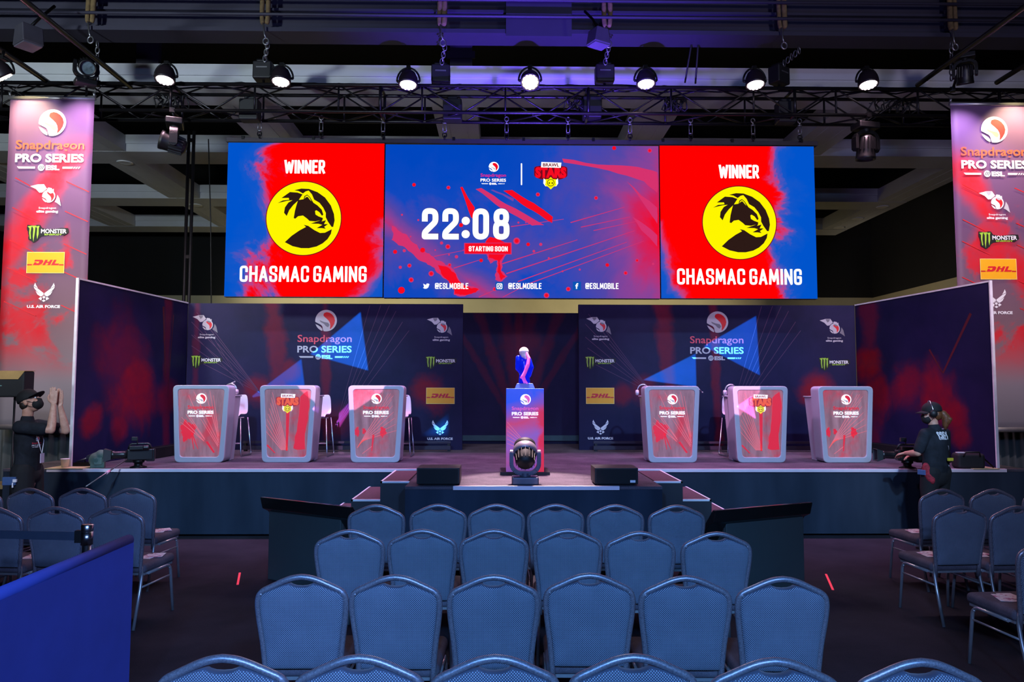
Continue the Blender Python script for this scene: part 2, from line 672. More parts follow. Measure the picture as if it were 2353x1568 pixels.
# emblem outlines in units of the lockup's half width
BALL_TOP = [(cos(radians(186 - i * 8)), sin(radians(186 - i * 8))) for i in range(37)] + [(-0.29, -0.80), (-0.33, -0.55), (-0.45, -0.40), (-0.70, -0.27), (-0.9, -0.17)]
BALL_TAIL = [(-1.03, -0.30), (-0.75, -0.42), (-0.5, -0.58), (-0.36, -0.74), (-0.31, -0.93)] + [(1.02 * cos(radians(248 - i * 6)), 1.02 * sin(radians(248 - i * 6))) for i in range(9)]
BALL_RED = [(-.25, .56), (-.18, .72), (.06, .79), (.3, .74), (.55, .58), (.75, .32), (.83, .0), (.76, -.3), (.6, -.58), (.4, -.8), (.37, -.76), (.4, -.5), (.37, -.25), (.25, -.02), (.05, .18), (-.15, .35), (-.25, .46)]


def ball(a, cx, cy, r, mw, mr, L, ms=None):
    a.push(cx, cy, r)
    a.poly(BALL_TOP, mw, L)
    a.poly(BALL_TAIL, mw, L)
    if ms is not None:   # grey shading band of the emblem's drawn sphere
        a.poly([(-.62, .05), (-.2, -.12), (.2, -.2), (.33, -.4), (.2, -.62), (.0, -.52), (-.2, -.3), (-.5, -.14)], ms, L + 1)
    a.poly(BALL_RED, mr, L + 1)
    a.pop()


def lockup(a, cx, cy, sc, mw, mr, mt, L=0, ms=None, bold=0.018, esl=True, mred=None):
    """event lockup: ball emblem, 'Snapdragon', 'PRO SERIES', 'ESL' row"""
    a.push(cx, cy, sc)
    ball(a, .04, .79, .4, mw, mr, L, ms)
    a.text('Snapdragon', 0, 0, .256, mt, L, width=2.0, bold=bold * 0.6)
    a.text('PRO SERIES', 0, -.388, .24, mw, L, width=2.0, bold=bold * 1.3)
    a.poly([(-.94, -.53), (-.41, -.53), (-.41, -.59), (-.88, -.59)], mw, L)
    a.disc((-.23, -.557), .1, mw, L, 28)
    if mred is not None:
        for k in (-.05, 0.0, .05):
            a.line((-.25 + k, -.61), (-.2 + k, -.5), .018, mred, L + 1)
    a.text('ESL', .1, -.625, .137, mw, L, width=.4, bold=0.05)
    a.poly([(.39, -.53), (.7, -.53), (.66, -.59), (.39, -.59)], mw, L)
    for k in (.73, .8, .87):
        a.poly([(k, -.53), (k + .04, -.53), (k, -.59), (k - .04, -.59)], mw, L)
    a.pop()


def elite(a, cx, cy, sc, mw, mg, mr, L=0):
    """winged ball emblem over 'Snapdragon elite gaming'; unit = half the text width"""
    a.push(cx, cy, sc)

    def q(pts):
        return [((x - 440) / 195, (y - 700) / -195) for x, y in pts]
    a.poly(q([(118, 285), (250, 250), (362, 248), (418, 330), (335, 398), (285, 402), (222, 335)]), mw, L)
    a.poly(q([(250, 258), (355, 256), (330, 310), (290, 330)]), mg, L + 1)
    a.poly(q([(610, 440), (650, 505), (682, 645), (600, 585), (565, 570), (590, 520)]), mg, L)
    ball(a, (455 - 440) / 195, (465 - 700) / -195, 118 / 195, mw, mr, L)
    a.poly(q([(420, 340), (440, 308), (500, 318), (520, 345), (540, 330), (545, 390), (480, 375)]), mw, L + 3)
    a.poly(q([(435, 375), (480, 372), (530, 400), (490, 420), (450, 400)]), mg, L + 3)
    a.text('Snapdragon', 0, 0.02, .17, mw, L, width=1.6, bold=0.01)
    a.text('elite gaming', 0, -.32, .22, mw, L, width=2.0, bold=0.045)
    a.pop()


def claws(a, cx, cy, sc, mk, mgr, mw, L=0, back=True):
    """three green claw marks beside the two-line drink wordmark; unit = half overall width"""
    a.push(cx, cy, sc)

    def q(pts):
        return [((x - 425) / 335, (y - 1265) / -335) for x, y in pts]
    rr = random.Random(3)
    if back:
        a.poly(fract(rr, q([(80, 1130), (300, 1135), (330, 1185), (770, 1185), (790, 1260), (700, 1320), (330, 1330), (270, 1400), (190, 1440), (110, 1390), (95, 1250)]), .12, 2), mk, L)
    a.poly(q([(88, 1158), (165, 1146), (150, 1185), (142, 1270), (152, 1375), (135, 1380), (118, 1270), (120, 1195)]), mgr, L + 1)
    a.poly(q([(160, 1150), (235, 1146), (218, 1190), (212, 1280), (195, 1425), (182, 1340), (185, 1200)]), mgr, L + 1)
    a.poly(q([(228, 1160), (288, 1150), (276, 1200), (278, 1290), (258, 1380), (246, 1300), (250, 1195)]), mgr, L + 1)
    a.text('MONSTER', (535 - 425) / 335, (1275 - 1265) / -335, .21, mw, L + 1, width=1.3, bold=0.03)
    a.text('ENERGY', (530 - 425) / 335, (1312 - 1265) / -335, .075, mgr, L + 1, width=.9, bold=0.03)
    a.pop()


def courier(a, cx, cy, sc, my, mr, mo, L=0):
    """yellow board with red slanted letters; unit = half board width"""
    a.push(cx, cy, sc)
    a.rect(-1, -.57, 1, .57, mo, L)
    a.rect(-.97, -.54, .97, .54, my, L + 1)
    a.rect(-.97, -.15, -.72, -.09, mr, L + 2)
    a.rect(.72, -.15, .97, -.09, mr, L + 2)
    for k in (-.155, -.125, -.095):
        a.rect(-.97, k, .97, k + .006, mr, L + 2)
    sh = .5

    def sl(pts):
        return [(x + y * sh, y) for x, y in pts]
    a.push(-.04, -.14, 1.0)
    a.poly(sl([(-.62, 0), (-.3, 0), (-.18, .08), (-.18, .22), (-.28, .29), (-.66, .29), (-.66, .2), (-.38, .2), (-.38, .1), (-.5, .1), (-.5, .15), (-.62, .15)]), mr, L + 3)
    a.poly(sl([(-.12, 0), (.02, 0), (.02, .12), (.14, .12), (.14, 0), (.28, 0), (.28, .29), (.14, .29), (.14, .19), (.02, .19), (.02, .29), (-.12, .29)]), mr, L + 3)
    a.poly(sl([(.34, 0), (.72, 0), (.72, .09), (.48, .09), (.48, .29), (.34, .29)]), mr, L + 3)
    a.pop()
    a.pop()


def wings(a, cx, cy, sc, mw, L=0):
    """winged star emblem over 'U.S. AIR FORCE'; unit = half the text width"""
    a.push(cx, cy, sc)
    for sg in (1, -1):
        def q(pts):
            o = [(sg * (x - 505) / 285, (y - 1385) / -285) for x, y in pts]
            return o if sg > 0 else o[::-1]
        a.poly(q([(345, 945), (362, 985), (395, 1040), (322, 1002)]), mw, L)
        a.poly(q([(320, 1012), (395, 1048), (500, 1128), (498, 1166), (465, 1165), (375, 1092), (338, 1050)]), mw, L)
        a.poly(q([(358, 1090), (385, 1108), (488, 1180), (445, 1186), (392, 1152)]), mw, L)
        a.poly(q([(412, 1222), (445, 1196), (474, 1206), (462, 1256)]), mw, L)
    a.disc((0, (1200 - 1385) / -285), .08, mw, L, 20)
    a.poly([(-.12, .44), (0, .52), (.12, .44), (0, .36)], mw, L)
    a.text('U.S. AIR FORCE', 0, 0, .17, mw, L, width=2.0, bold=0.05)
    a.pop()


def starlogo(a, cx, cy, sc, mw, mr, md, my, mk, L=0):
    """two-line game title with a star badge below; unit = half the lower word's width"""
    a.push(cx, cy, sc)
    a.poly(rounded([(-1.03, .42), (-1.03, -.2), (-.6, -.38), (.6, -.38), (1.03, -.2), (1.03, .42), (.5, .5), (-.5, .5)], .15, True), md, L)
    a.text('STARS', 0, -.22, .62, mr, L + 1, width=1.92, bold=0.07)
    a.poly([(-.6, .38), (.62, .36), (.66, .68), (-.58, .72)], mw, L + 2)
    a.text('BRAWL', 0.02, .44, .2, md, L + 3, width=1.0, bold=0.03)
    a.poly([(-.44, -.3), (-.3, -.42), (.3, -.42), (.44, -.3), (.46, -.62), (.34, -.8), (-.34, -.8), (-.46, -.62)], mw, L + 2)
    a.poly([(0, -.22), (.14, -.36), (.32, -.36), (.32, -.56), (.36, -.74), (.16, -.84), (0, -1.0), (-.16, -.84), (-.36, -.74), (-.32, -.56), (-.32, -.36), (-.14, -.36)], my, L + 3)
    a.ring((0, -.58), .19, .225, mk, L + 4)
    for k in (-.09, .09):
        a.disc((k, -.6), .045, mk, L + 4, 14)
    a.pop()


def panther(a, cx, cy, r, my, mk, L=0):
    a.push(cx, cy, r)
    a.disc((0, 0), 1.0, my, L, 72)

    def q(pts):
        return [((x - 797) / 343, (y - 771) / -343) for x, y in pts]
    for p in (
        [(705, 508), (770, 492), (840, 495), (920, 525), (990, 575), (1045, 650), (1075, 730), (1082, 790), (1070, 850), (1055, 850), (1020, 800), (1000, 760), (1000, 720), (975, 670), (940, 625), (890, 595), (868, 545), (838, 510), (812, 517), (785, 538), (745, 515)],
        [(588, 582), (665, 525), (735, 530), (782, 547), (760, 580), (748, 600), (700, 645), (662, 695), (640, 750), (615, 720), (622, 670), (652, 625), (690, 602), (640, 608), (553, 630), (600, 605), (660, 598), (655, 580)],
        [(742, 600), (792, 592), (800, 562), (825, 548), (850, 570), (884, 625), (922, 650), (962, 690), (977, 735), (965, 747), (940, 712), (912, 695), (900, 702), (905, 735), (932, 752), (975, 768), (968, 785), (905, 800), (850, 795), (830, 775), (790, 745), (745, 752), (720, 775), (705, 770), (715, 700), (730, 640)],
        [(862, 820), (935, 795), (975, 780), (962, 800), (1003, 788), (985, 825), (1022, 824), (987, 850), (1002, 868), (965, 862), (918, 862), (970, 832), (935, 822)],
        [(798, 832), (840, 842), (895, 880), (950, 908), (995, 905), (1058, 872), (1050, 915), (1020, 965), (975, 1005), (920, 1034), (850, 1050), (780, 1050), (700, 1032), (628, 995), (690, 935), (760, 885), (820, 852)],
    ):
        a.poly(q(p), mk, L + 1)
    a.poly(q([(800, 588), (808, 566), (826, 556), (846, 575), (866, 612), (850, 596), (830, 570), (815, 572)]), my, L + 2)
    a.pop()
# ------------------------------------------------------------------ shared materials
t = NT('carpet_hall')
n1, n2 = t.noise(1.3, 5, 0.6), t.noise(160, 2, 0.6)
t.set(color=t.ramp(t.m('ADD', t.m('MULTIPLY', n1, 0.6), t.m('MULTIPLY', n2, 0.4)), [(0.3, lin((28, 28, 34))), (0.75, lin((62, 59, 68)))]), rough=0.95, spec=0.1)
t.bump(n2, 0.4, 0.004)
M_CARPET = t.mat
t = NT('carpet_stage')
n1, n2 = t.noise(2.2, 5, 0.65), t.noise(140, 2, 0.6)
t.set(color=t.ramp(t.m('ADD', t.m('MULTIPLY', n1, 0.5), t.m('MULTIPLY', n2, 0.5)), [(0.32, lin((52, 48, 56))), (0.72, lin((118, 108, 118)))]), rough=0.95, spec=0.1)
t.bump(n2, 0.5, 0.004)
M_DECK = t.mat
t = NT('stage_skirt_cloth')
n1 = t.noise(3.0, 3, 0.5, sc=(1, 1, 0.25))
t.set(color=t.ramp(n1, [(0.3, lin((38, 46, 58))), (0.7, lin((52, 60, 74)))]), rough=0.9, spec=0.15)
t.bump(t.noise(2.0, 4, 0.5, sc=(2, 2, 0.4)), 0.25, 0.05)
M_SKIRT = t.mat
M_BLACK = plain('black_paint', (18, 18, 20), 0.55)
M_BLACKM = plain('black_metal', (20, 20, 22), 0.4, 0.6)
M_TRUSS = plain('black_truss_tube', (42, 40, 44), 0.35, 0.75)
M_CHROME = plain('brushed_chrome', (190, 192, 196), 0.28, 1.0, 0.05)
M_STEEL = plain('galvanised_steel', (150, 150, 152), 0.4, 0.9, 0.1)
M_ALU = plain('stage_edge_aluminium', (190, 185, 190), 0.35, 0.8, 0.05)
M_EDGE = plain('pale_edge_highlight', (232, 212, 222), 0.5, 0.0, 0.04)  # aluminium trim; its pinkish highlight is put into this colour
M_SOFFIT = plain('soffit_paint', (196, 198, 200), 0.7, 0.0, 0.05, 1.5)
M_ROOF = plain('roof_black', (9, 9, 11), 0.9)
M_ROOFSTEEL = plain('roof_steel_paint', (46, 44, 60), 0.6, 0.0, 0.1, 2.0)
M_BEIGE = plain('airwall_fabric', (186, 176, 140), 0.8, 0.0, 0.06, 1.0)
M_HALLBLACK = plain('upper_wall_dark', (24, 24, 23), 0.95, 0.0, 0.1, 1.0)
M_WHITE = plain('white_print', (236, 234, 238), 0.5, 0.0, 0.02)
M_SILVER = plain('silver_print', (190, 186, 196), 0.45, 0.0, 0.03)
M_GREYP = plain('grey_print', (120, 116, 128), 0.5, 0.0, 0.03)
M_RED = plain('red_print', (214, 24, 36), 0.5, 0.0, 0.05)
M_PINKRED = plain('pinkred_print', (226, 70, 92), 0.5, 0.0, 0.03)
M_YELLOW = plain('yellow_print', (246, 176, 16), 0.5, 0.0, 0.03)
M_PALEY = plain('pale_yellow_print', (250, 222, 130), 0.5, 0.0, 0.03)
M_GREEN = plain('lime_print', (160, 205, 60), 0.5, 0.0, 0.05)
M_INK = plain('black_print', (8, 9, 10), 0.6, 0.0, 0.03)
M_MAROON = plain('maroon_print', (84, 16, 30), 0.55, 0.0, 0.15)
M_NAVYINK = plain('navy_print', (20, 20, 52), 0.6, 0.0, 0.05)
M_STREAK = plain('streak_print', (86, 50, 88), 0.6, 0.0, 0.1)

# ------------------------------------------------------------------ hall shell
FLOOR_X0, FLOOR_X1, BACK_Y = -16.0, 12.7, 25.0
struct(MB().bx(FLOOR_X0, FLOOR_X1, -8, BACK_Y, -0.2, 0.0).build('floor', M_CARPET))
struct(MB().bx(FLOOR_X0, FLOOR_X1, BACK_Y, BACK_Y + .3, 0, 5.0, 0).bx(FLOOR_X0, FLOOR_X1, BACK_Y, BACK_Y + .3, 5.0, 10.5, 1).build('wall_back', [M_BEIGE, M_HALLBLACK]))
struct(MB().bx(FLOOR_X1, FLOOR_X1 + .3, -8, BACK_Y + .3, 0, 5.0, 0).bx(FLOOR_X1, FLOOR_X1 + .3, -8, BACK_Y + .3, 5.0, 10.5, 1).build('wall_right', [M_BEIGE, M_HALLBLACK]))
struct(MB().bx(FLOOR_X0 - .3, FLOOR_X0, -8, BACK_Y + .3, 0, 5.0, 0).bx(FLOOR_X0 - .3, FLOOR_X0, -8, BACK_Y + .3, 5.0, 10.5, 1).build('wall_left', [M_BEIGE, M_HALLBLACK]))
struct(MB().bx(FLOOR_X0 - .3, FLOOR_X1 + .3, -8, BACK_Y + .3, 10.5, 10.7).build('ceiling', M_ROOF))
# suspended soffit grid below the black roof void
GZ = 6.85
gm = MB()
XS = [(-12.1, -11.3), (-8.75, -7.95), (-5.0, -4.2), (-1.25, -.45), (2.45, 3.2), (6.0, 6.8), (10.0, 10.8)]
gy = [12.0, 15.45, 19.3, 22.7]
for i, y in enumerate(gy):
    x1 = 10.8 if i > 1 else FLOOR_X1 - .05
    gm.bx(FLOOR_X0 + .05, x1, y, y + .85, GZ, GZ + .36)
    gm.bx(FLOOR_X0 + .05, x1, y - .03, y, GZ + .17, GZ + .36)
struct(gm.build('trim_1', M_SOFFIT))
gm = MB()
for x0, x1 in XS:
    for a, b in zip(gy[:-1], gy[1:]):
        gm.bx(x0, x1, a + .85, b - .03, GZ + .004, GZ + .34)
        gm.bx(x0 + .22, x0 + .235, a + .85, b - .03, GZ - .004, GZ + .004)
        gm.bx(x1 - .235, x1 - .22, a + .85, b - .03, GZ - .004, GZ + .004)
struct(gm.build('trim_2', M_SOFFIT))
M_CAN = plain('downlight_trim', (225, 225, 220), 0.4, 0.0, 0.02)
for k, (x, y) in enumerate(((-8.35, 20.0), (-8.35, 16.2), (-4.6, 19.7), (10.4, 19.8), (10.4, 21.2), (10.4, 22.4), (-4.6, 16.1), (6.4, 16.3))):
    o = thing('downlight', ('unlit round downlight in the ceiling grid %s' % (
        'on the near crossing at far left', 'left of the black cable tower', 'above the left edge of the video wall', 'right of the video wall, nearest of three',
        'right of the video wall, middle of three', 'right of the video wall, farthest of three', 'behind the truss left of centre', 'behind the truss right of centre')[(1, 0, 2, 3, 4, 5, 6, 7)[k]]),
        'downlight', (x, y, GZ), 0, 'ceiling downlights')
    MB().lathe([(.10, 0.003), (.16, 0.003), (.17, -.012), (.12, -.02), (.10, -.012)], 28).build('ring', M_CAN, o)
    MB().lathe([(.0, -.006), (.10, -.006)], 24).build('lens', plain('downlight_lens', (160, 160, 155), 0.3), o)
# roof beam the rig hangs from, with its pipes
bm_ = MB()
BY = 10.6
bm_.bx(FLOOR_X0 + .05, FLOOR_X1 - .05, BY - .2, BY + .2, 7.0, 7.06)
bm_.bx(FLOOR_X0 + .05, FLOOR_X1 - .05, BY - .02, BY + .02, 7.06, 7.96)
bm_.bx(FLOOR_X0 + .05, FLOOR_X1 - .05, BY - .2, BY + .2, 7.96, 8.02)
bm_.bx(FLOOR_X0 + .05, FLOOR_X1 - .05, BY - .1, BY + .02, 7.36, 7.4)
bm_.bx(FLOOR_X0 + .05, FLOOR_X1 - .05, BY - .06, BY + .02, 7.06, 7.14)
struct(bm_.build('trim_3', M_ROOFSTEEL))
for k, (z, y) in enumerate(((7.2, BY - .3), (7.42, BY - .34))):
    o = MB().tube([(FLOOR_X0 + .1, y, z), (FLOOR_X1 - .1, y, z)], .022, 10).build('conduit_pipe', M_ROOFSTEEL)
    tag(o, ('lower', 'upper')[k] + ' of the thin pipes running along the violet roof beam', 'pipe', 'pipes along the roof beam')
for k, x in enumerate((-6.4, -3.3, .6, 3.4)):   # beam web plates and gusset hanging below
    pass
o = MB().bx(-.9, -.52, 12.35, 12.45, 7.18, 10.5).bx(-.95, -.47, 12.3, 12.35, 7.5, 7.62).build('drop_post', M_ROOFSTEEL)
struct(o); o.name = 'trim_4'
o = MB().bx(-6.24, -5.86, 12.35, 12.45, 7.18, 10.5).build('drop_post', M_ROOFSTEEL)
struct(o); o.name = 'trim_5'
o = MB().bx(.05, 1.0, BY - .24, BY - .2, 6.94, 7.6).build('splice_plate', M_ROOFSTEEL)
struct(o); o.name = 'trim_6'

# ------------------------------------------------------------------ stage
SX0, SX1, SF, SB = -6.25, 6.75, 9.45, 15.0
TX0_, TX1_ = -1.0, 1.68
TX0, TX1, TF = -1.0, 1.68, 7.78
t_ = thing('main_stage', 'long dark stage platform with navy cloth skirt and purple carpet top', 'stage', (.3, SF, 0))
MB().bx(SX0, SX1, SF + .01, SB, .03, ST - .03).build('skirt', M_SKIRT, t_, origin=t_.location)
MB().bx(SX0, SX1, SF, SB, ST - .03, ST).build('deck', M_DECK, t_, origin=t_.location)
MB().bx(SX0 + .55, TX0_ - .02, SF - .012, SF + .03, ST - .035, ST + .004).bx(TX1_ + .02, SX1 - .3, SF - .012, SF + .03, ST - .035, ST + .004).build('edge_strip', M_EDGE, t_, origin=t_.location)
t_ = thing('thrust_stage', 'square stage extension jutting out below the trophy plinth', 'stage', (.34, TF, 0))
MB().bx(TX0, TX1, TF + .01, SF - .02, .03, ST - .03).build('skirt', M_SKIRT, t_, origin=t_.location)
MB().bx(TX0, TX1, TF, SF - .02, ST - .03, ST).build('deck', M_DECK, t_, origin=t_.location)
MB().bx(TX0 + .5, TX1 - .45, TF - .012, TF + .03, ST - .035, ST + .004).build('edge_strip', M_EDGE, t_, origin=t_.location)
M_STEPBOX = plain('step_box_black', (40, 44, 50), 0.6)
M_TREAD = plain('step_tread_carpet', (86, 58, 66), 0.95, 0.0, 0.25, 60)
for sg, xin, side in ((-1, TX0 - .02, 'left'), (1, TX1 + .02, 'right')):
    t_ = thing('stage_steps', 'short flight of three dark steps with white edges on the %s of the stage extension' % side, 'steps', (xin, 8.3, 0), 0, 'steps up to the stage')
    for k in range(3):
        xa, xb = xin + sg * .32 * k, xin + sg * .32 * (k + 1)
        zt = ST - .2 * k - .01
        x0, x1 = min(xa, xb), max(xa, xb)
        s_ = MB().bx(x0, x1, 8.3, SF - .02, 0.0, zt - .02).build('riser_box', M_STEPBOX, t_, origin=t_.location)
        MB().bx(x0 + .02, x1 - .02, 8.33, SF - .05, zt - .02, zt - .003).build('tread', M_TREAD, s_, origin=t_.location)
        e = MB().bx(x0, x1, 8.3, 8.325, zt - .02, zt)
        xo = xb
        e.bx(min(xo, xo - sg * .02), max(xo, xo - sg * .02), 8.3, SF - .02, zt - .02, zt)
        e.build('edge_trim', M_WHITE, s_, origin=t_.location)
# low speakers on the front corners of the thrust
for (pa, pb, side) in ((957, 1056, 'left'), (1367, 1467, 'right')):
    xa, xb = at(pa, 1100, TF + .06).x, at(pb, 1100, TF + .06).x
    t_ = thing('front_fill_speaker', 'low black speaker box on the %s front corner of the stage extension' % side, 'speaker', ((xa + xb) / 2, TF + .25, ST), 0, 'front fill speakers')
    MB().box((0, 0, .1), (xb - xa, .36, .17)).box((0, 0, .0075), (xb - xa - .06, .3, .015)).build('cabinet', M_BLACK, t_, .008)
    MB().box((0, -.184, .1), (xb - xa - .03, .006, .145)).build('grille', plain('speaker_grille', (12, 12, 13), 0.8), t_)
    if side == 'right':
        MB().box((.17, -.189, .045), (.055, .003, .025)).build('sticker', M_WHITE, t_)

# ------------------------------------------------------------------ printed set walls
def wallprint(name, seed, red_cols, blots, streak=True, w=4.6, h=2.44):
    """navy print with wine-red paint clouds; columns: (x, half width, strength), blots: (x, z, r, strength)"""
    t = NT(name)
    X = t.xyz()
    x, z = X[0], X[2]
    n1 = t.noise(1.6, 6, 0.65, 0.4, off=(seed * 3.1, 0, seed))
    n2 = t.noise(6.0, 5, 0.6, off=(seed, seed * 2.0, 0))
    tot = None
    for (cx, hw, st, tilt) in red_cols:
        d = t.m('ABSOLUTE', t.m('SUBTRACT', t.m('ADD', x, t.m('MULTIPLY', z, tilt)), cx))
        v = t.m('MULTIPLY', t.m('SUBTRACT', 1.0, t.sstep(t.m('ADD', d, t.m('MULTIPLY', t.m('SUBTRACT', n1, .5), hw * 2.2)), hw * .25, hw)), st)
        tot = v if tot is None else t.m('MAXIMUM', tot, v)
    for (cx, cz, r, st) in blots:
        dx = t.m('SUBTRACT', x, cx)
        dz = t.m('SUBTRACT', z, cz)
        d = t.m('SQRT', t.m('ADD', t.m('MULTIPLY', dx, dx), t.m('MULTIPLY', dz, dz)))
        d = t.m('ADD', d, t.m('MULTIPLY', t.m('SUBTRACT', n1, .5), r * 1.5))
        v = t.m('MULTIPLY', t.m('SUBTRACT', 1.0, t.sstep(d, r * .3, r)), st)
        tot = v if tot is None else t.m('MAXIMUM', tot, v)
    tot = t.m('MULTIPLY', tot, t.m('ADD', .55, t.m('MULTIPLY', n2, .9)), clamp=True)
    base = t.ramp(n1, [(0.3, lin((20, 20, 56))), (0.7, lin((33, 28, 70)))])
    t.set(color=t.mix(tot, base, lin((142, 14, 30))), rough=0.55, spec=0.2)
    return t.mat


def frame_at(org, rz, px, py, y=0.0):
    """where the line of sight through a picture point meets a panel: (x, z) in the panel's own plane"""
    c, s = cos(-rz), sin(-rz)

    def rot(v):
        return Vector((v.x * c - v.y * s, v.x * s + v.y * c, v.z))
    o = rot(CAM - Vector(org))
    d = rot(ray(px, py))
    k = (y - o.y) / d.y
    p = o + d * k
    return p.x, p.z


ART_MATS = [M_WHITE, M_SILVER, M_GREYP, M_RED, M_PINKRED, M_YELLOW, M_PALEY, M_GREEN, M_INK, M_MAROON, M_NAVYINK, M_STREAK, plain('orange_red_print', (255, 96, 66), 0.5, 0.0, 0.04)]
A_W, A_S, A_G, A_R, A_P, A_Y, A_PY, A_L, A_K, A_M, A_N, A_ST, A_O = range(13)


def set_wall(px0, px1, pyref, side, mat, logos):
    x0, x1 = at(px0, pyref, WALL_Y).x, at(px1, pyref, WALL_Y).x
    org = (x0, WALL_Y, ST)
    t_ = thing('backdrop_wall', 'navy printed backdrop wall with sponsor logos behind the %s three lecterns' % side, 'backdrop wall', org, 0, 'stage backdrop walls')
    MB().bx(0, x1 - x0, 0, .08, 0, 2.44).build('panel', mat, t_)
    a = Art(0.0)

    def U(px, py):
        return frame_at(org, 0, px, py)
    logos(a, U)
    a.build('printed_graphic', ART_MATS, t_)
    return t_


def radiate(a, U, src, dsts, wd, m, L=0):
    p = U(*src)
    for d in dsts:
        a.line(U(*d), p, wd, m, L, wd * .6)


def logos_left(a, U):
    ppm = 1700 / WALL_Y
    radiate(a, U, (600, 905), [(440, 740), (452, 718), (478, 742), (440, 770), (440, 795), (455, 830), (500, 790)], .008, A_ST, 0)
    radiate(a, U, (560, 890), [(446, 770), (470, 760), (490, 775)], .006, A_ST, 0)
    radiate(a, U, (770, 985), [(875, 702), (895, 702), (910, 715), (925, 740), (850, 702), (940, 760)], .008, A_ST, 0)
    u = U(746, 786)
    lockup(a, *u, 62 / ppm, A_S, A_R, A_P, 2, A_G, mred=A_N)
    for px, py in ((475, 773), (1014, 779)):
        elite(a, *U(px, py - 2), 20 / ppm, A_S, A_G, A_R, 2)
    for px, py in ((474, 830), (1013, 832)):
        claws(a, *U(px, py), 34 / ppm, A_K, A_L, A_W, 2)
    courier(a, *U(1012, 910), 32.5 / ppm, A_Y, A_R, A_PY, 2)
    wings(a, *U(1011, 1011), 29 / ppm, A_W, 2)


def logos_right(a, U):
    ppm = 1700 / WALL_Y
    radiate(a, U, (1500, 905), [(1345, 745), (1352, 722), (1380, 745), (1345, 775), (1350, 800), (1362, 835), (1400, 790)], .008, A_ST, 0)
    radiate(a, U, (1670, 985), [(1775, 704), (1795, 704), (1812, 715), (1828, 740), (1750, 704), (1840, 760)], .008, A_ST, 0)
    lockup(a, *U(1647, 789), 62 / ppm, A_S, A_R, A_P, 2, A_G, mred=A_N)
    for px, py in ((1380, 777), (1917, 781)):
        elite(a, *U(px, py - 2), 20 / ppm, A_S, A_G, A_R, 2)
    for px, py in ((1379, 832), (1917, 835)):
        claws(a, *U(px, py), 34 / ppm, A_K, A_L, A_W, 2)
    courier(a, *U(1379, 910), 32.5 / ppm, A_Y, A_R, A_PY, 2)
    wings(a, *U(1380, 1010), 29 / ppm, A_W, 2)


set_wall(428, 1063, 870, 'left', wallprint('print_navy_left', 1, [(1.62, .2, .42, .09), (2.35, .1, .4, .03), (.15, .08, .25, 0)], [(4.05, .95, .4, .75), (1.15, 1.0, .35, .6), (1.7, 1.3, .25, .5), (2.5, .5, .4, .35)]), logos_left)
set_wall(1330, 1968, 870, 'right', wallprint('print_navy_right', 2, [(1.62, .18, .42, .09), (2.35, .1, .42, .03)], [(4.0, 1.05, .4, .85), (1.1, 1.0, .35, .45), (.75, .95, .25, .5), (3.2, .4, .3, .3)]), logos_right)

# side walls of the set, angled towards the audience
def wing(pin, pout, side, mat, art):
    d = Vector((pout[0] - pin[0], pout[1] - pin[1], 0))
    L = d.length
    # local x runs along the wall so that local -y faces the audience side
    if side == 'left':
        org, rz = (pout[0], pout[1], ST), math.atan2(-d.y, -d.x)
    else:
        org, rz = (pin[0], pin[1], ST), math.atan2(d.y, d.x)
    t_ = thing('side_backdrop', 'angled navy side wall splashed with dark red at the %s end of the stage' % side, 'backdrop wall', org, rz, 'angled side walls of the set')
    MB().bx(0, L, 0, .022, .002, 2.44).build('panel', mat, t_)
    e = MB().bx(0, L, -.008, .03, 2.43, 2.452)
    e.bx(-.012, .008, -.008, .03, .002, 2.452) if side == 'left' else e.bx(L - .008, L + .012, -.008, .03, .002, 2.452)
    e.build('edge_trim', plain('white_edge_profile', (225, 222, 230), 0.5), t_)
    a = Art(0.0)
    art(a, L)
    a.build('printed_graphic', ART_MATS, t_)
    return t_, L


def wing_art_l(a, L):
    a.line((2.0, 2.3), (2.12, 1.2), .05, A_M, 0, .02)
    a.line((2.3, 2.2), (2.2, .9), .02, A_M, 0, .01)


def wing_art_r(a, L):
    a.line((1.95, 1.25), (2.5, 2.05), .03, A_M, 0, .045)
    a.line((1.95, 1.25), (1.7, 1.6), .02, A_M, 0, .03)


W_L = wing((at(428, 870, WALL_Y).x, WALL_Y - .02), (-5.52, 9.66), 'left', wallprint('print_navy_side', 4, [(2.2, .15, .35, .03)], [(1.0, 1.5, .8, .35), (1.3, .95, .7, .7), (.35, .6, .3, .7), (1.0, .45, .3, .6), (2.2, .9, .4, .5)]), wing_art_l)
W_R = wing((at(1968, 870, WALL_Y).x, WALL_Y - .02), (6.42, 9.58), 'right', wallprint('print_navy_side_right', 6, [(.4, .3, .35, .02)], [(.3, 1.45, .45, .9), (.5, .95, .45, .8), (1.8, .95, .55, .7), (2.15, .7, .35, .75), (1.2, 1.05, .5, .6), (2.25, .4, .25, .6)]), wing_art_r)

# recessed centre backdrop behind the trophy
x0, x1 = at(1000, 870, 13.8).x, at(1395, 870, 13.8).x
t_ = thing('recessed_backdrop', 'dark recessed backdrop with faint red beams behind the trophy plinth', 'backdrop wall', (x0, 13.8, ST))
MB().bx(0, x1 - x0, 0, .08, 0, 2.44).build('panel', wallprint('print_dark_centre', 8, [(1.55, .12, .4, 0), (1.5, .16, .3, -.12), (1.6, .16, .3, .12), (1.45, .14, .26, -.35), (1.65, .14, .26, .35), (1.4, .1, .2, -.6), (1.7, .1, .2, .6)], [(1.6, 1.9, .5, .3)]), t_)
MB().bx(0, x1 - x0, -.05, -.02, .06, .16).build('base_rail', plain('rail_dark_teal', (40, 74, 80), 0.5), t_)

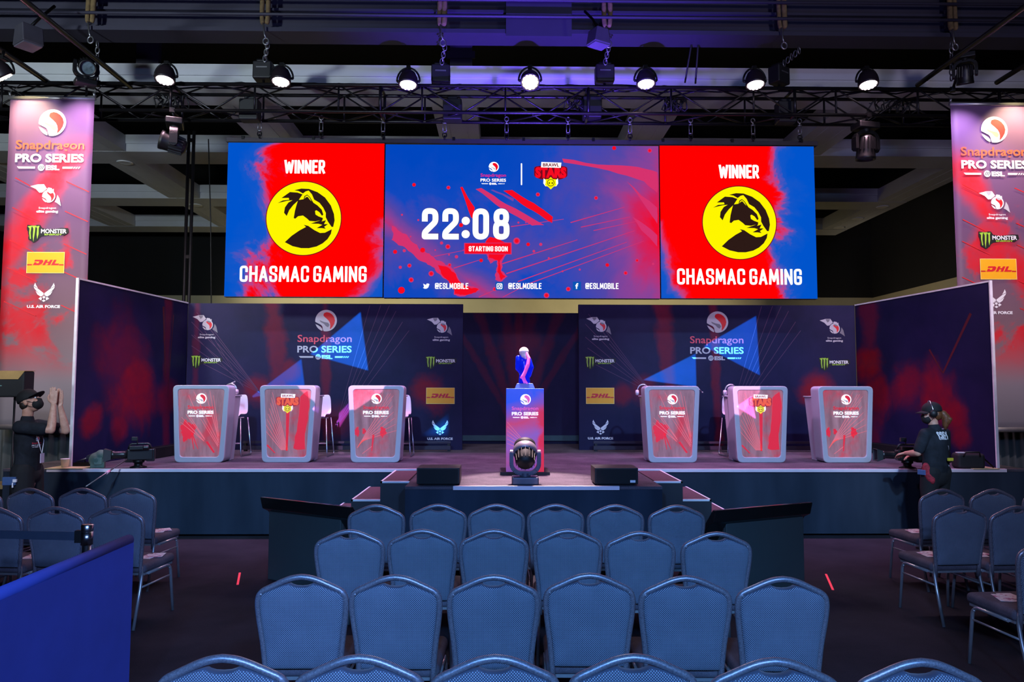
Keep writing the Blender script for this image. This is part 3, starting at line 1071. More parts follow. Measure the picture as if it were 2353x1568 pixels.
# dark rails along the foot of the set walls
def rail(name_label, p, q, grp='dark rails at the foot of the set walls'):
    p, q = Vector(p), Vector(q)
    mid = (p + q) / 2
    d = (q - p)
    rz = math.atan2(d.y, d.x)
    t_ = thing('floor_rail', name_label, 'rail', (mid.x, mid.y, ST), rz, grp)
    L = d.length
    MB().bx(-L / 2, L / 2, -.05, .02, .13, .165).build('top_bar', plain('rail_grey_metal', (58, 54, 66), 0.4, 0.5), t_)
    MB().bx(-L / 2, L / 2, -.06, .03, .03, .09).build('lower_bar', plain('rail_grey_metal', (58, 54, 66), 0.4, 0.5), t_)
    for k in (-.49, -.17, .17, .49):
        MB().bx(k * L - .02, k * L + .02, -.04, .03, 0, .13).build('foot', M_BLACK, t_)


rail('low dark rail at the foot of the backdrop behind the left lecterns', at(560, 1030, WALL_Y - .25) * 1, at(1036, 1030, WALL_Y - .25))
rail('low dark rail at the foot of the backdrop behind the right lecterns', at(1363, 1030, WALL_Y - .25), at(1955, 1030, WALL_Y - .25))
for sd, (p, q) in (('left', ((-5.1, 10.3), (-4.95, 12.1))), ('right', ((6.0, 11.9), (6.2, 10.3)))):
    p, q = Vector((*p, 0)), Vector((*q, 0))
    t_ = thing('floor_batten', 'black floor batten along the foot of the %s angled side wall' % sd, 'batten', ((p.x + q.x) / 2, (p.y + q.y) / 2, ST), math.atan2((q - p).y, (q - p).x), 'black battens by the side walls')
    L = (q - p).length
    MB().bx(-L / 2, L / 2, -.07, .07, 0, .16).build('housing', M_BLACK, t_, .01)
    MB().bx(-L / 2, L / 2, -.05, .05, .16, .168).build('lens_strip', plain('batten_lens', (30, 30, 34), 0.2), t_)
# ------------------------------------------------------------------ video wall
SCY = 10.98
G_W = glow('screen_white', (255, 255, 255), 1.15)
G_YEL = glow('screen_yellow', (255, 246, 0), 1.0)
G_BRN = glow('screen_dark_brown', (44, 26, 22), 1.0)
G_RED = glow('screen_red', (246, 10, 34), 1.0)
G_PINK = glow('screen_pink', (214, 50, 110), 1.0)
G_MAG = glow('screen_magenta', (236, 26, 130), 1.0)
G_DRED = glow('screen_dark_red', (120, 8, 30), 1.0)
G_PUR = glow('screen_violet', (116, 70, 168), 1.0)
G_FB = glow('screen_social_blue', (10, 84, 180), 1.0)
G_BLK = glow('screen_black', (20, 16, 20), 1.0)
G_GRY = glow('screen_grey', (200, 205, 215), 1.0)
G_SHAD = glow('screen_shade_violet', (70, 60, 140), 1.0)
SMATS = [G_W, G_YEL, G_BRN, G_RED, G_PINK, G_MAG, G_DRED, G_PUR, G_FB, G_BLK, G_GRY, G_SHAD]
S_W, S_Y, S_B, S_R, S_P, S_M, S_D, S_V, S_FB, S_K, S_G, S_SH = range(12)


def winner_mat(name, wd, h, flip):
    t = NT(name)
    X = t.xyz()
    x = t.m('DIVIDE', X[0], wd)
    if flip:
        x = t.m('SUBTRACT', 1.0, x)
    z = t.m('DIVIDE', X[2], h)
    n1 = t.noise(.75, 8, 0.62, 0.9, off=(3.0 if flip else 11.2, 0, 2.0))
    n2 = t.noise(1.2, 7, 0.6, 0.6, off=(0, 0, 7.0))
    # red in the middle; the outer side is blue, the lower inner side breaks up into violet
    a = t.m('ADD', t.m('SUBTRACT', x, .27), t.m('MULTIPLY', t.m('SUBTRACT', n1, .5), .85))
    zz = t.m('SUBTRACT', z, .34)
    b = t.m('ADD', t.m('SUBTRACT', .97, x), t.m('MULTIPLY', zz, .42))
    b = t.m('ADD', b, t.m('MULTIPLY', t.m('SUBTRACT', n2, .5), .42))
    b = t.m('ADD', b, t.m('MULTIPLY', t.sstep(z, .5, .62), .25))
    lo = t.m('MINIMUM', a, b)
    v = t.m('ADD', t.m('MULTIPLY', lo, 2.6), .5)
    c = t.ramp(v, [(0.0, lin((0, 84, 204))), (0.3, lin((20, 86, 200))), (0.42, lin((84, 84, 184))), (0.52, lin((206, 60, 120))), (0.6, lin((240, 14, 40))), (0.68, lin((255, 0, 0)))])
    t.set(color=(0, 0, 0), emis=c, estr=1.0, rough=.5, spec=0.0)
    return t.mat


def centre_mat(wd, h):
    t = NT('screen_countdown_picture')
    X = t.xyz()
    x, z = t.m('DIVIDE', X[0], wd), t.m('DIVIDE', X[2], h)
    n1 = t.noise(.6, 7, 0.6, 0.5, off=(2.0, 0, 5.0))
    n2 = t.noise(1.8, 6, 0.6, 0.4)
    right = t.m('ADD', t.m('MULTIPLY', t.m('SUBTRACT', x, .62), 1.5), t.m('MULTIPLY', t.m('SUBTRACT', n1, .5), .9))
    right = t.m('MULTIPLY', right, t.m('SUBTRACT', 1.0, t.m('MULTIPLY', t.m('ABSOLUTE', t.m('SUBTRACT', z, .5)), .7)))
    # diagonal smear in the lower left
    dl = t.m('SUBTRACT', t.m('ADD', z, t.m('MULTIPLY', x, 1.25)), .50)
    left = t.m('SUBTRACT', .36, t.m('ABSOLUTE', t.m('MULTIPLY', dl, 2.0)))
    left = t.m('ADD', left, t.m('MULTIPLY', t.m('SUBTRACT', n1, .5), .6))
    mid = t.m('ADD', t.m('SUBTRACT', .12, t.m('MULTIPLY', t.m('ABSOLUTE', t.m('SUBTRACT', z, .32)), .6)), t.m('MULTIPLY', t.m('SUBTRACT', n2, .5), .5))
    v = t.m('MAXIMUM', t.m('MAXIMUM', right, left), mid)
    v = t.m('ADD', t.m('MULTIPLY', v, 1.15), .3)
    c = t.ramp(v, [(0.0, lin((0, 70, 190))), (0.26, lin((18, 72, 190))), (0.5, lin((84, 70, 166))), (0.68, lin((140, 66, 150))), (0.84, lin((205, 36, 96))), (1.0, lin((240, 10, 44)))])
    t.set(color=(0, 0, 0), emis=c, estr=1.0, rough=.5, spec=0.0)
    return t.mat


def screen(name, label, quad, matfn, art):
    (ax, ay), (bx_, by), (cx_, cy), (dx, dy) = quad     # bl, br, tr, tl picture corners
    p0, p1, p2, p3 = at(ax, ay, SCY), at(bx_, by, SCY), at(cx_, cy, SCY), at(dx, dy, SCY)
    x0, x1 = (p0.x + p3.x) / 2, (p1.x + p2.x) / 2
    z0, z1 = (p0.z + p1.z) / 2, (p2.z + p3.z) / 2
    wd, h = x1 - x0, z1 - z0
    org = (x0, SCY, z0)
    t_ = thing(name, label, 'video screen', org, 0, 'panels of the video wall')
    MB().bx(.004, wd - .004, .004, .1, 0, h).build('cabinet', M_BLACK, t_)
    MB().bx(.006, wd - .006, 0, .004, .006, h - .006).build('picture', matfn(wd, h), t_)
    a = Art(0.0)
    art(a, lambda px, py: frame_at(org, 0, px, py), wd, h)
    a.build('on_screen_graphic', SMATS, t_)
    return org, wd, h


PPM = FPX / SCY


def winner_art(cx, ty, ey, by):
    def f(a, U, wd, h):
        a.caps('WINNER', *U(cx[0], ty + 17), 34 / PPM, 94 / PPM, S_W, 2, wt=.2, gap=.1)
        a.disc(U(cx[1], ey), 88 / PPM, S_D, 1, 60)
        panther(a, *U(cx[1], ey), 86 / PPM, S_Y, S_B, 2)
        a.caps('CHASMAC GAMING', *U(cx[2], by + 19), 38.5 / PPM, 291 / PPM, S_W, 2, wt=.17, gap=.13)
    return f


screen('video_screen', 'left video panel with yellow panther emblem, blue at its left edge', ((515, 681), (880.5, 685), (883.5, 331), (523, 325)), lambda w_, h_: winner_mat('screen_winner_left', w_, h_, False), winner_art((700, 698, 696.5), 383, 502, 630))
screen('video_screen', 'right video panel with yellow panther emblem, blue at its right edge', ((1513.5, 687), (1878, 687), (1872, 335), (1520, 335)), lambda w_, h_: winner_mat('screen_winner_right', w_, h_, True), winner_art((1698, 1699, 1699.5), 394, 512, 636))


def centre_art(a, U, wd, h):
    def Z(x, y):
        return U(900 + x / 3.795, 330 + y / 3.795)

    def zp(pts, m, L):
        a.poly([Z(*p) for p in pts], m, L)
    rr = random.Random(12)
    # paint streaks
    for pts, m in (
        ([(1487, 132), (1500, 165), (1900, 238), (2200, 330), (2316, 430), (2316, 250), (2150, 205), (1900, 188)], S_P),
        ([(2050, 330), (2316, 560), (2316, 700), (2220, 560)], S_P),
        ([(598, 382), (618, 378), (725, 560), (712, 660), (690, 640)], S_R),
        ([(732, 398), (782, 388), (1000, 530), (1330, 712), (1225, 716), (960, 570)], S_P),
        ([(975, 412), (1050, 405), (1240, 520), (1405, 640), (1400, 694), (1180, 560)], S_R),
        ([(862, 405), (880, 402), (1065, 480), (1060, 505)], S_V),
        ([(2100, 640), (2316, 800), (2316, 900), (2180, 760)], S_P),
    ):
        a.poly(fract(rr, [Z(*p) for p in pts], .035, 2), m, 0)
    for p, q, w0 in (((540, 1088), (760, 1018), 8), ((930, 1060), (1620, 840), 9), ((1000, 1135), (2120, 760), 9), ((1100, 1205), (2050, 860), 8), ((1150, 1240), (2200, 850), 7), ((760, 1340), (905, 1275), 7),
                     ((970, 1340), (1160, 1240), 6), ((1040, 725), (1500, 660), 7), ((1560, 690), (2030, 555), 8), ((1650, 730), (2080, 640), 7), ((1760, 760), (2130, 680), 6), ((370, 985), (640, 930), 6), ((620, 930), (1000, 870), 6)):
        a.line(Z(*p), Z(*q), w0 / 3.795 / PPM, S_P, 0, w0 * .5 / 3.795 / PPM)
    for pts in ([(0, 720), (60, 760), (180, 860), (330, 960), (470, 1060), (560, 1130), (640, 1250), (770, 1280), (700, 1300), (600, 1335), (545, 1320), (530, 1240), (430, 1150), (300, 1040), (130, 920), (0, 840)],
                [(860, 815), (1000, 860), (1010, 960), (960, 1040), (955, 1110), (1010, 1160), (965, 1200), (905, 1190), (915, 1120), (920, 1020), (860, 1050), (820, 960), (800, 880)],
                ):
        a.poly(fract(rr, [Z(*p) for p in pts], .16, 3), S_P, 0)
    for pts in ([(400, 1060), (560, 1140), (640, 1240), (760, 1270), (620, 1320), (550, 1310), (500, 1200), (430, 1130)],
                [(860, 815), (990, 870), (1000, 950), (945, 1020), (950, 1100), (990, 1160), (950, 1190), (920, 1120), (925, 1020), (850, 1000), (810, 890)]):
        a.poly(fract(rr, [Z(*p) for p in pts], .14, 3), S_R, 1)
    for x, y, r in ((495, 385, 17), (195, 360, 16), (1275, 445, 18), (1782, 475, 17), (2250, 62, 20), (90, 622, 9), (232, 668, 9), (605, 712, 18), (165, 812, 7), (435, 868, 14), (490, 900, 22), (270, 930, 22), (110, 935, 14), (380, 930, 7),
                    (500, 970, 8), (565, 988, 15), (1105, 690, 9), (1300, 880, 14), (1370, 1000, 9), (1170, 690, 6), (780, 1020, 16), (30, 945, 18), (155, 1065, 18), (75, 1080, 14), (345, 1135, 24), (170, 1190, 22), (85, 1280, 30), (505, 1060, 16), (1490, 1115, 8),
                    (1640, 1100, 9), (2140, 1020, 16), (2040, 1130, 18), (1880, 1060, 16), (2280, 1050, 10), (1090, 850, 30), (1190, 880, 16), (1240, 940, 12), (900, 1270, 18), (1940, 40, 18), (1540, 1270, 20), (1350, 1325, 24)):
        m = S_P if r < 15 or (x + y) % 3 else S_R
        a.disc(Z(x, y), r / 3.795 / PPM, m, 1, 14)
        if r > 15:
            a.disc(Z(x, y), r * .6 / 3.795 / PPM, S_R, 2, 12)
    # header: event lockup, divider, game title
    lockup(a, *Z(886, 290), 113 / 3.795 / PPM, S_W, S_R, S_M, 3, S_G, .02, True, S_FB)
    a.line(Z(1132, 178), Z(1132, 358), 12 / 3.795 / PPM, S_W, 3, None, True)
    starlogo(a, *Z(1387, 262), 144 / 3.795 / PPM, S_W, S_R, S_D, S_Y, S_K, 3)
    # countdown and tag
    a.caps('22:08', *Z(650, 838), 287 / 3.795 / PPM, 765 / 3.795 / PPM, S_SH, 3, wt=.215, gap=.19)
    a.caps('22:08', *Z(645, 842), 287 / 3.795 / PPM, 765 / 3.795 / PPM, S_W, 4, wt=.205, gap=.2)
    a.poly([Z(632, 868), Z(632, 964), Z(1046, 968), Z(1046, 864)], S_P, 3)
    a.poly([Z(640, 874), Z(640, 958), Z(1038, 962), Z(1038, 870)], S_R, 4)
    a.caps('STARTING SOON', *Z(842, 942), 47 / 3.795 / PPM, 342 / 3.795 / PPM, S_W, 5, wt=.2, gap=.12)
    # social handles
    for cx in (523, 1162, 1834):
        a.caps('@ESLMOBILE', *Z(cx, 1270), 54 / 3.795 / PPM, 292 / 3.795 / PPM, S_W, 4, wt=.18, gap=.12)
    s = 1 / 3.795 / PPM
    a.push(*Z(303, 1242), s)
    a.poly([(-28, 20), (-24, 4), (-20, -10), (-30, -18), (-14, -26), (4, -24), (18, -12), (22, 4), (29, 12), (21, 14), (24, 22), (16, 18), (8, 22), (0, 18), (-1, 8), (-14, 12)], S_W, 4)
    a.pop()
    a.push(*Z(940, 1245), s)
    a.poly([(-36, -36), (36, -36), (36, 36), (-36, 36)], S_FB, 3)
    sq = rounded([(-22, -22), (22, -22), (22, 22), (-22, 22)], 9, True)
    a.stroke(sq, 7, S_W, 4, True)
    a.ring((0, 0), 7, 14, S_W, 4)
    a.disc((13, 13), 3.2, S_W, 4, 10)
    a.pop()
    a.push(*Z(1615, 1243), s)
    a.poly([(-36, -38), (36, -38), (36, 38), (-36, 38)], S_FB, 3)
    a.stroke([(-3, -26), (-3, 12), (2, 19), (12, 19)], 11, S_W, 4)
    a.line((-14, 2), (10, 2), 9, S_W, 4)
    a.pop()


CORG, CW, CH = screen('video_screen', 'wide middle video panel showing the 22:08 countdown', ((881.5, 685), (1512.5, 687), (1519, 335), (884.5, 331)), centre_mat, centre_art)

# header bar the video panels hang from
x0, x1 = at(523, 320, SCY).x - .02, at(1876, 325, SCY).x + .02
HZ = CORG[2] + CH
t_ = thing('hanging_bar', 'long dark header bar along the top of the video wall', 'hanging bar', ((x0 + x1) / 2, SCY, HZ))
MB().bx(x0, x1, -.0 + SCY, SCY + .1, HZ + .02, HZ + .085).build('bar', plain('header_bar_grey', (52, 46, 54), 0.5, 0.3), t_, origin=t_.location)
b = MB()
k_ = 9
for k in range(k_):
    xx = x0 + .25 + (x1 - x0 - .5) * k / (k_ - 1)
    b.bx(xx - .02, xx + .02, SCY - .015, SCY + .03, HZ + .06, HZ + .11)
b.build('bracket_lattice', M_BLACKM, t_, origin=t_.location)

# ------------------------------------------------------------------ lighting truss
TY = 10.62
TD = .40
TZ1 = at(1000, 258, TY).z
TZ2 = at(1000, 197, TY).z
TX_0, TX_1 = -7.9, 8.6


def truss(name, label, p0, p1, side, zlo, zhi, dep, rt=.026, rb=.013, pitch=.6):
    """box truss from p0 to p1 (plan points); side: unit plan vector across its depth"""
    p0, p1, side = Vector((*p0, 0)), Vector((*p1, 0)), Vector((*side, 0))
    mid = (p0 + p1) / 2
    t_ = thing(name, label, 'truss', (mid.x, mid.y, zlo), 0, 'black box truss')
    O = Vector((mid.x, mid.y, zlo))
    d = p1 - p0
    L = d.length
    d.normalize()
    cs = []
    for k in (0, 1):
        for z in (zlo, zhi):
            c = p0 + side * (dep * k) + Vector((0, 0, z))
            cs.append(c)
            MB().tube([c - O, c + d * L - O], rt, 12).build('chord', M_TRUSS, t_)
    lat = MB()
    n = int(L / pitch)
    for fa, fb in ((0, 1), (2, 3), (0, 2), (1, 3)):
        A, B = cs[fa], cs[fb]
        for i in range(n):
            s0, s1 = L * i / n, L * (i + 1) / n
            if i % 2:
                A, B = cs[fb], cs[fa]
            else:
                A, B = cs[fa], cs[fb]
            lat.tube([A + d * s0 - O, B + d * s1 - O], rb, 6)
            if i % 2 == 0 and fa in (0, 2) and fb - fa == 1:
                lat.tube([cs[fa] + d * s1 - O, cs[fb] + d * s1 - O], rb * 1.2, 6)
    # frames where the truss sections bolt together
    for k in range(0, n + 1, 5):
        s0 = L * k / n
        ring = [cs[0], cs[1], cs[3], cs[2]]
        for i in range(4):
            lat.tube([ring[i] + d * s0 - O, ring[(i + 1) % 4] + d * s0 - O], rt * .9, 8)
    lat.build('bracing_lattice', M_TRUSS, t_)
    return t_


truss('lighting_truss', 'long black box truss across the stage above the video wall', (TX_0, TY), (TX_1, TY), (0, 1), TZ1, TZ2, TD)
# rails of the side trusses that run back over the audience
for lab, px, py, x_off in (('outer left', 112, 190, 0), ('inner left', 300, 200, 0), ('inner right', 2108, 196, 0), ('outer right', 2290, 190, 0)):
    p = at(px, py, TY + .05)
    o = MB().tube([(p.x, p.y, p.z), (p.x, 1.0, p.z)], .036, 12).build('truss_rail', M_TRUSS)
    tag(o, 'thick black rail running from the truss out over the seats, %s of four' % lab, 'rail', 'black rails over the audience')

# cables lying along the truss
r = random.Random(2)
cb = []
for k in range(3):
    pts = []
    for i in range(90):
        x = TX_0 + .3 + (TX_1 - TX_0 - .6) * i / 89
        pts.append((x, TY + .1 + .08 * k + r.uniform(-.03, .03), TZ2 + .035 + r.uniform(0, .03)))
    o = MB().tube(pts, .012, 6).build('power_cable', M_BLACK)
    tag(o, 'thin black cable lying along the top of the long truss, %s of three' % ('front', 'middle', 'rear')[k], 'cable', 'cables along the truss')
for k, (px, w_) in enumerate(((395, .5), (2050, .7), (1330, .4), (1550, .3))):
    p = at(px, 215, TY + .25)
    pts = []
    for i in range(60):
        an = i * .9
        pts.append((p.x + w_ * (i / 59 - .5) + .05 * sin(an * 1.3), p.y + .08 * sin(an * 2.1), TZ2 - .12 + .09 * sin(an) - .05 * (1 if i % 7 else 0)))
    o = MB().tube(pts, .011, 6).build('coiled_cable', M_BLACK)
    tag(o, 'loops of black cable bunched inside the truss %s' % ('below the far left lamp', 'right of the far right lamp', 'left of the third hoist from the left', 'between the third hoist and the sixth lamp')[k], 'cable', 'cables along the truss')

# ------------------------------------------------------------------ lamps on the truss
M_LENS = glow('lamp_led_glow', (255, 236, 240), 7.0)
M_LENSW = glow('lamp_led_glow_warm', (255, 240, 214), 9.0)


def par_lamp(px, py, label, warm=False, tilt=None, Y=TY - .21):
    p = at(px, py, Y)
    t_ = thing('par_lamp', label, 'stage lamp', p, 0, 'round stage lamps on the truss')
    # the lens looks down and out over the seats
    ax = Vector((0, -.62, -.78) if warm else (0, -.2, -.98)).normalized() if tilt is None else Vector(tilt).normalized()
    M = ax.to_track_quat('Z', 'X').to_matrix().to_4x4()
    MB().lathe([(0, -.16), (.06, -.155), (.10, -.12), (.135, -.04), (.14, .05), (.14, .075), (.125, .075), (.12, .05), (.0, .05)], 32, M).build('housing', plain('lamp_housing', (34, 26, 32), 0.45, 0.2), t_)
    l = MB()
    for q in range(19):
        if q == 0:
            rr_, an = 0, 0
        elif q < 7:
            rr_, an = .045, q * pi / 3
        else:
            rr_, an = .09, q * pi / 6
        c = M @ Vector((rr_ * cos(an), rr_ * sin(an), .062))
        l.ell(c, (.026, .026, .026), 10, 6)
    l.build('led_lens_ring', M_LENSW if warm else M_LENS, t_)
    y = MB()
    pts = []
    for q in range(13):
        an = pi * q / 12
        pts.append((.165 * cos(an), .02, .2 * sin(an)))
    y.tube(pts, .014, 8)
    y.tube([(-.165, .02, 0), (-.13, .02, 0)], .02, 8)
    y.tube([(.165, .02, 0), (.13, .02, 0)], .02, 8)
    y.build('yoke', M_BLACKM, t_)
    MB().bx(-.03, .03, -.0, .1, .18, .23).tube([(0, .07, .2), (0, TY - p.y - .02, .12), (0, TY - p.y - .01, TZ2 - p.z - .01)] if tilt is None else [(0, .03, .2), (0, .05, .3)], .018, 8).build('clamp', M_BLACKM, t_)
    col = (1.0, .9, .78) if warm else (1.0, .6, .78)
    d = lamp('par_beam', 'SPOT', p + ax * .12, p + ax * 6, col, 170, .1, 100, .9)
    d.parent = None
    return t_


ORD = ('first', 'second', 'third', 'fourth', 'fifth', 'sixth', 'seventh', 'eighth')
for k, (px, py) in enumerate(((380, 175), (646, 179), (938, 186), (1218, 184), (1484, 184), (1735, 186), (1994, 186))):
    par_lamp(px, py, 'round lit stage lamp, %s from the left along the long truss%s' % (ORD[k], ', glowing warm white' if k == 3 else ''), k == 3)
par_lamp(0, 166, 'round warm lamp on the side rail at the left picture edge, above the left banner', True, (.45, .5, -.8), 9.3)


def moving_head(p, label, grp, pan, tilt, up=False, sc=1.0, mat=None, hold=None, head=None):
    """yoke fixture; hangs below its base unless up"""
    mat = mat or plain('moving_head_plastic', (13, 13, 15), 0.45)
    t_ = thing('moving_head_light', label, 'stage light', p, pan, grp)
    s = 1 if up else -1
    MB().box((0, 0, s * .05 * sc), (.34 * sc, .24 * sc, .1 * sc)).build('base', mat, t_, .02 * sc)
    if hold is not None:
        hv = Matrix.Rotation(-pan, 3, 'Z') @ (Vector(hold) - Vector(p))
        MB().tube([(0, 0, 0), hv], .02, 8).box(hv, (.07, .07, .07)).build('clamp', mat, t_)
    y = MB()
    y.tube([(0, 0, s * .1 * sc), (0, 0, s * .14 * sc)], .07 * sc, 16)
    pts = rounded([(-.175 * sc, .40 * sc), (-.175 * sc, .21 * sc), (-.1 * sc, .14 * sc), (.1 * sc, .14 * sc), (.175 * sc, .21 * sc), (.175 * sc, .40 * sc)], .05 * sc)
    for (a0, b0), (a1, b1) in zip(pts[:-1], pts[1:]):
        y.bar((a0, 0, s * b0), (a1, 0, s * b1), .05 * sc, .11 * sc, up=(0, 1, 0))
    for k in (-1, 1):
        y.lathe([(.0, -.02), (.055, -.02), (.055, .02), (0, .02)], 20, Matrix.Translation((k * .175 * sc, 0, s * .38 * sc)) @ Matrix.Rotation(pi / 2, 4, 'Y') @ Matrix.Scale(sc, 4))
    yo = y.build('yoke', mat, t_, .008 * sc)
    M = Matrix.Translation((0, 0, s * .36 * sc)) @ Matrix.Rotation(tilt, 4, 'X') @ Matrix.Scale(sc, 4)
    MB().lathe([(0, -.17), (.07, -.17), (.105, -.14), (.125, -.05), (.13, .06), (.135, .14), (.14, .15), (.14, .19), (.115, .19), (.11, .16), (0, .16)], 32, M).build('head', head or mat, t_)
    if head is not None:
        MB().lathe([(.136, .02), (.15, .03), (.152, .11), (.142, .13), (.136, .13)], 32, M).build('front_ring', plain('fixture_ring_silver', (150, 140, 152), 0.4, 0.5), t_)
    MB().lathe([(0, .165), (.11, .165)], 28, M).build('lens', plain('fixture_lens', (120, 140, 150), 0.08, 0.0), t_)
    f = MB()
    for k in range(16):
        an = 2 * pi * k / 16
        f.bar(M @ Vector((.12 * cos(an), .12 * sin(an), -.13)), M @ Vector((.136 * cos(an), .136 * sin(an), .05)), .006 * sc, .02 * sc)
    f.build('cooling_rib', head or mat, t_)
    return t_


p = at(402, 276, TY + .1)
moving_head((p.x, p.y, p.z), 'moving head light hanging under the truss left of the video wall', 'moving head lights', radians(-70), radians(75), hold=(p.x, TY, TZ1))
MB_p = at(1988, 284, TY + .1)
moving_head((MB_p.x, MB_p.y, MB_p.z), 'moving head light hanging under the truss right of the video wall', 'moving head lights', radians(10), radians(185), hold=(MB_p.x, TY, TZ1))
p = at(196, 200, TY - .3)
moving_head((p.x, p.y, p.z + .02), 'black moving head light standing above the left banner', 'moving head lights', radians(40), radians(120), True, .8, hold=(p.x, TY, TZ2))
p = at(2216, 134, TY - .3)
moving_head((p.x, p.y, p.z + .06), 'black moving head light slung from the rail above the right banner', 'moving head lights', radians(-30), radians(200), False, .8, hold=(p.x, TY, TZ2))
p = atz(1206, 1110, ST)
moving_head((p.x, TF + .2, ST), 'moving head light standing at the foot of the trophy plinth', 'moving head lights', 0, radians(-50), True, .84, plain('moving_head_grey', (84, 82, 96), 0.4, 0.3), None, plain('fixture_back_black', (10, 10, 12), .6))
for k, (px, py) in enumerate(((575, 255), (1040, 255), (1360, 250), (1805, 260))):
    p = at(px, py, TY + .25)
    o = MB().box(p, (.28, .2, .32)).box(p + Vector((.0, 0, .18)), (.16, .12, .06)).build('power_box', M_BLACK, None, .02)
    tag(o, 'black power box slung inside the truss %s' % ('above the left video panel', 'left of the countdown header', 'right of the countdown header', 'above the right video panel')[k], 'power box', 'power boxes in the truss')

# ------------------------------------------------------------------ chain hoists, slings, hangers
def chain_links(mb, p, q, link=.075, r=.007):
    p, q = Vector(p), Vector(q)
    n = max(2, int((q - p).length / (link * .72)))
    for i in range(n):
        c = p + (q - p) * ((i + .5) / n)
        pts = []
        for j in range(12):
            an = 2 * pi * j / 12
            if i % 2:
                pts.append(c + Vector((link * .28 * cos(an), 0, link * .5 * sin(an))))
            else:
                pts.append(c + Vector((0, link * .28 * cos(an), link * .5 * sin(an))))
        mb.tube(pts, r, 6, closed=True)


M_STRAP = plain('hessian_strap', (112, 92, 58), 0.9, 0.0, 0.3, 20)
HOISTS = ((606, 168, 612), (1013, 176, 1016), (1389, 175, 1394), (1790, 178, 1794))
for k, (px, py, sx) in enumerate(HOISTS):
    p = at(px, py, TY + .18)
    t_ = thing('chain_hoist', 'black chain hoist on the truss, %s from the left of four' % ORD[k], 'chain hoist', p, (0, .05, .02, .6)[k], 'chain hoists on the truss')
    MB().box((0, 0, .02), (.28, .2, .27)).box((0, 0, .17), (.2, .15, .05)).build('body', M_BLACK, t_, .03)
    MB().box((0, -.105, .05), (.16, .004, .02)).build('label_plate', M_STEEL, t_)
    top = Vector((at(sx, 100, BY - .255).x + .02, BY - .255, 6.95))
    c = MB()
    chain_links(c, (0, 0, .15), (top.x - p.x, top.y - p.y, 6.78 - p.z), .1, .008)
    c.build('chain', M_STEEL, t_)
    MB().tube([(0, 0, -.1), (0, 0, TZ2 - p.z + .02)], .02, 8).build('hook', M_BLACKM, t_)
for k, sx in enumerate((212, 612, 1016, 1394, 1794, 2184)):
    x = at(sx, 40, BY - .2).x
    t_ = thing('fabric_sling', 'tan fabric sling wrapped round the roof beam, %s from the left' % ORD[k], 'sling', (x, BY, 7.0), 0, 'tan slings round the roof beam')
    g = MB()
    rr = random.Random(k)
    for dx in (-.042, .04):
        path = [(dx * .55, -.262, .07), (dx, -.255, .12), (dx + rr.uniform(-.014, .014), -.25, .3), (dx + rr.uniform(-.014, .014), -.25, .65), (dx, -.25, 1.03), (dx, -.1, 1.07), (dx, .1, 1.07), (dx, .25, 1.03), (dx, .25, .3), (dx * .9, .255, .1)]
        g.tube(path, [.036 + rr.uniform(-.006, .008) for _ in path], 8)
    g.build('strap', M_STRAP, t_, subd=1)
    MB().tube([(-.02, -.27, .08), (.0, -.26, -.08), (.02, -.255, -.14)], .012, 6).tube([(.02 + .04 * cos(a_ * pi / 6), -.255, -.18 + .05 * sin(a_ * pi / 6)) for a_ in range(12)], .011, 6, closed=True).build('shackle', M_STEEL, t_)
for k, (px, side) in enumerate(((224, 'left'), (2186, 'right'))):
    p = at(px, 96, BY - .25)
    q = at(px, 185, TY + .0)
    c = MB()
    chain_links(c, (0, 0, 0), (q.x - p.x, q.y - p.y, q.z - p.z), .1, .008)
    o = c.build('hoist_chain', M_STEEL)
    o.location = p
    tag(o, 'steel chain dropping from the roof beam to the %s end of the truss' % side, 'chain', 'chains to the truss ends')
ORDN = ('first', 'second', 'third', 'fourth', 'fifth', 'sixth', 'seventh', 'eighth', 'ninth', 'tenth')
for k, px in enumerate((598, 739, 881, 1022, 1164, 1305, 1447, 1586, 1729, 1836)):
    x = at(px, 300, SCY).x
    zt, zb = TZ1 + .05, HZ + .085
    t_ = thing('turnbuckle_hanger', 'steel turnbuckle holding up the video wall, %s from the left' % ORDN[k], 'hanger', (x, TY + .33, zb), 0, 'turnbuckles above the video wall')
    H = zt - zb
    MB().tube([(.025, 0, H * .3), (.025, 0, H * .72)], .006, 6).tube([(-.025, 0, H * .3), (-.025, 0, H * .72)], .006, 6).tube([(-.03, 0, H * .3), (.03, 0, H * .3)], .012, 6).tube([(-.03, 0, H * .72), (.03, 0, H * .72)], .012, 6).build('turnbuckle_frame', M_STEEL, t_)
    MB().tube([(0, 0, H * .72), (0, 0, H * .9)], .009, 6).tube([(.03 * cos(a_ * pi / 6), 0, H * .93 + .035 * sin(a_ * pi / 6)) for a_ in range(12)], .009, 6, closed=True).build('upper_hook', M_STEEL, t_)
    MB().tube([(0, 0, H * .3), (0, 0, H * .2)], .009, 6).tube([(.03 * cos(a_ * pi / 6), 0, H * .15 + .04 * sin(a_ * pi / 6)) for a_ in range(12)], .009, 6, closed=True).tube([(-.0, 0, H * .12), (0, .0, -.02)], .014, 6).build('lower_shackle', M_BLACKM, t_)
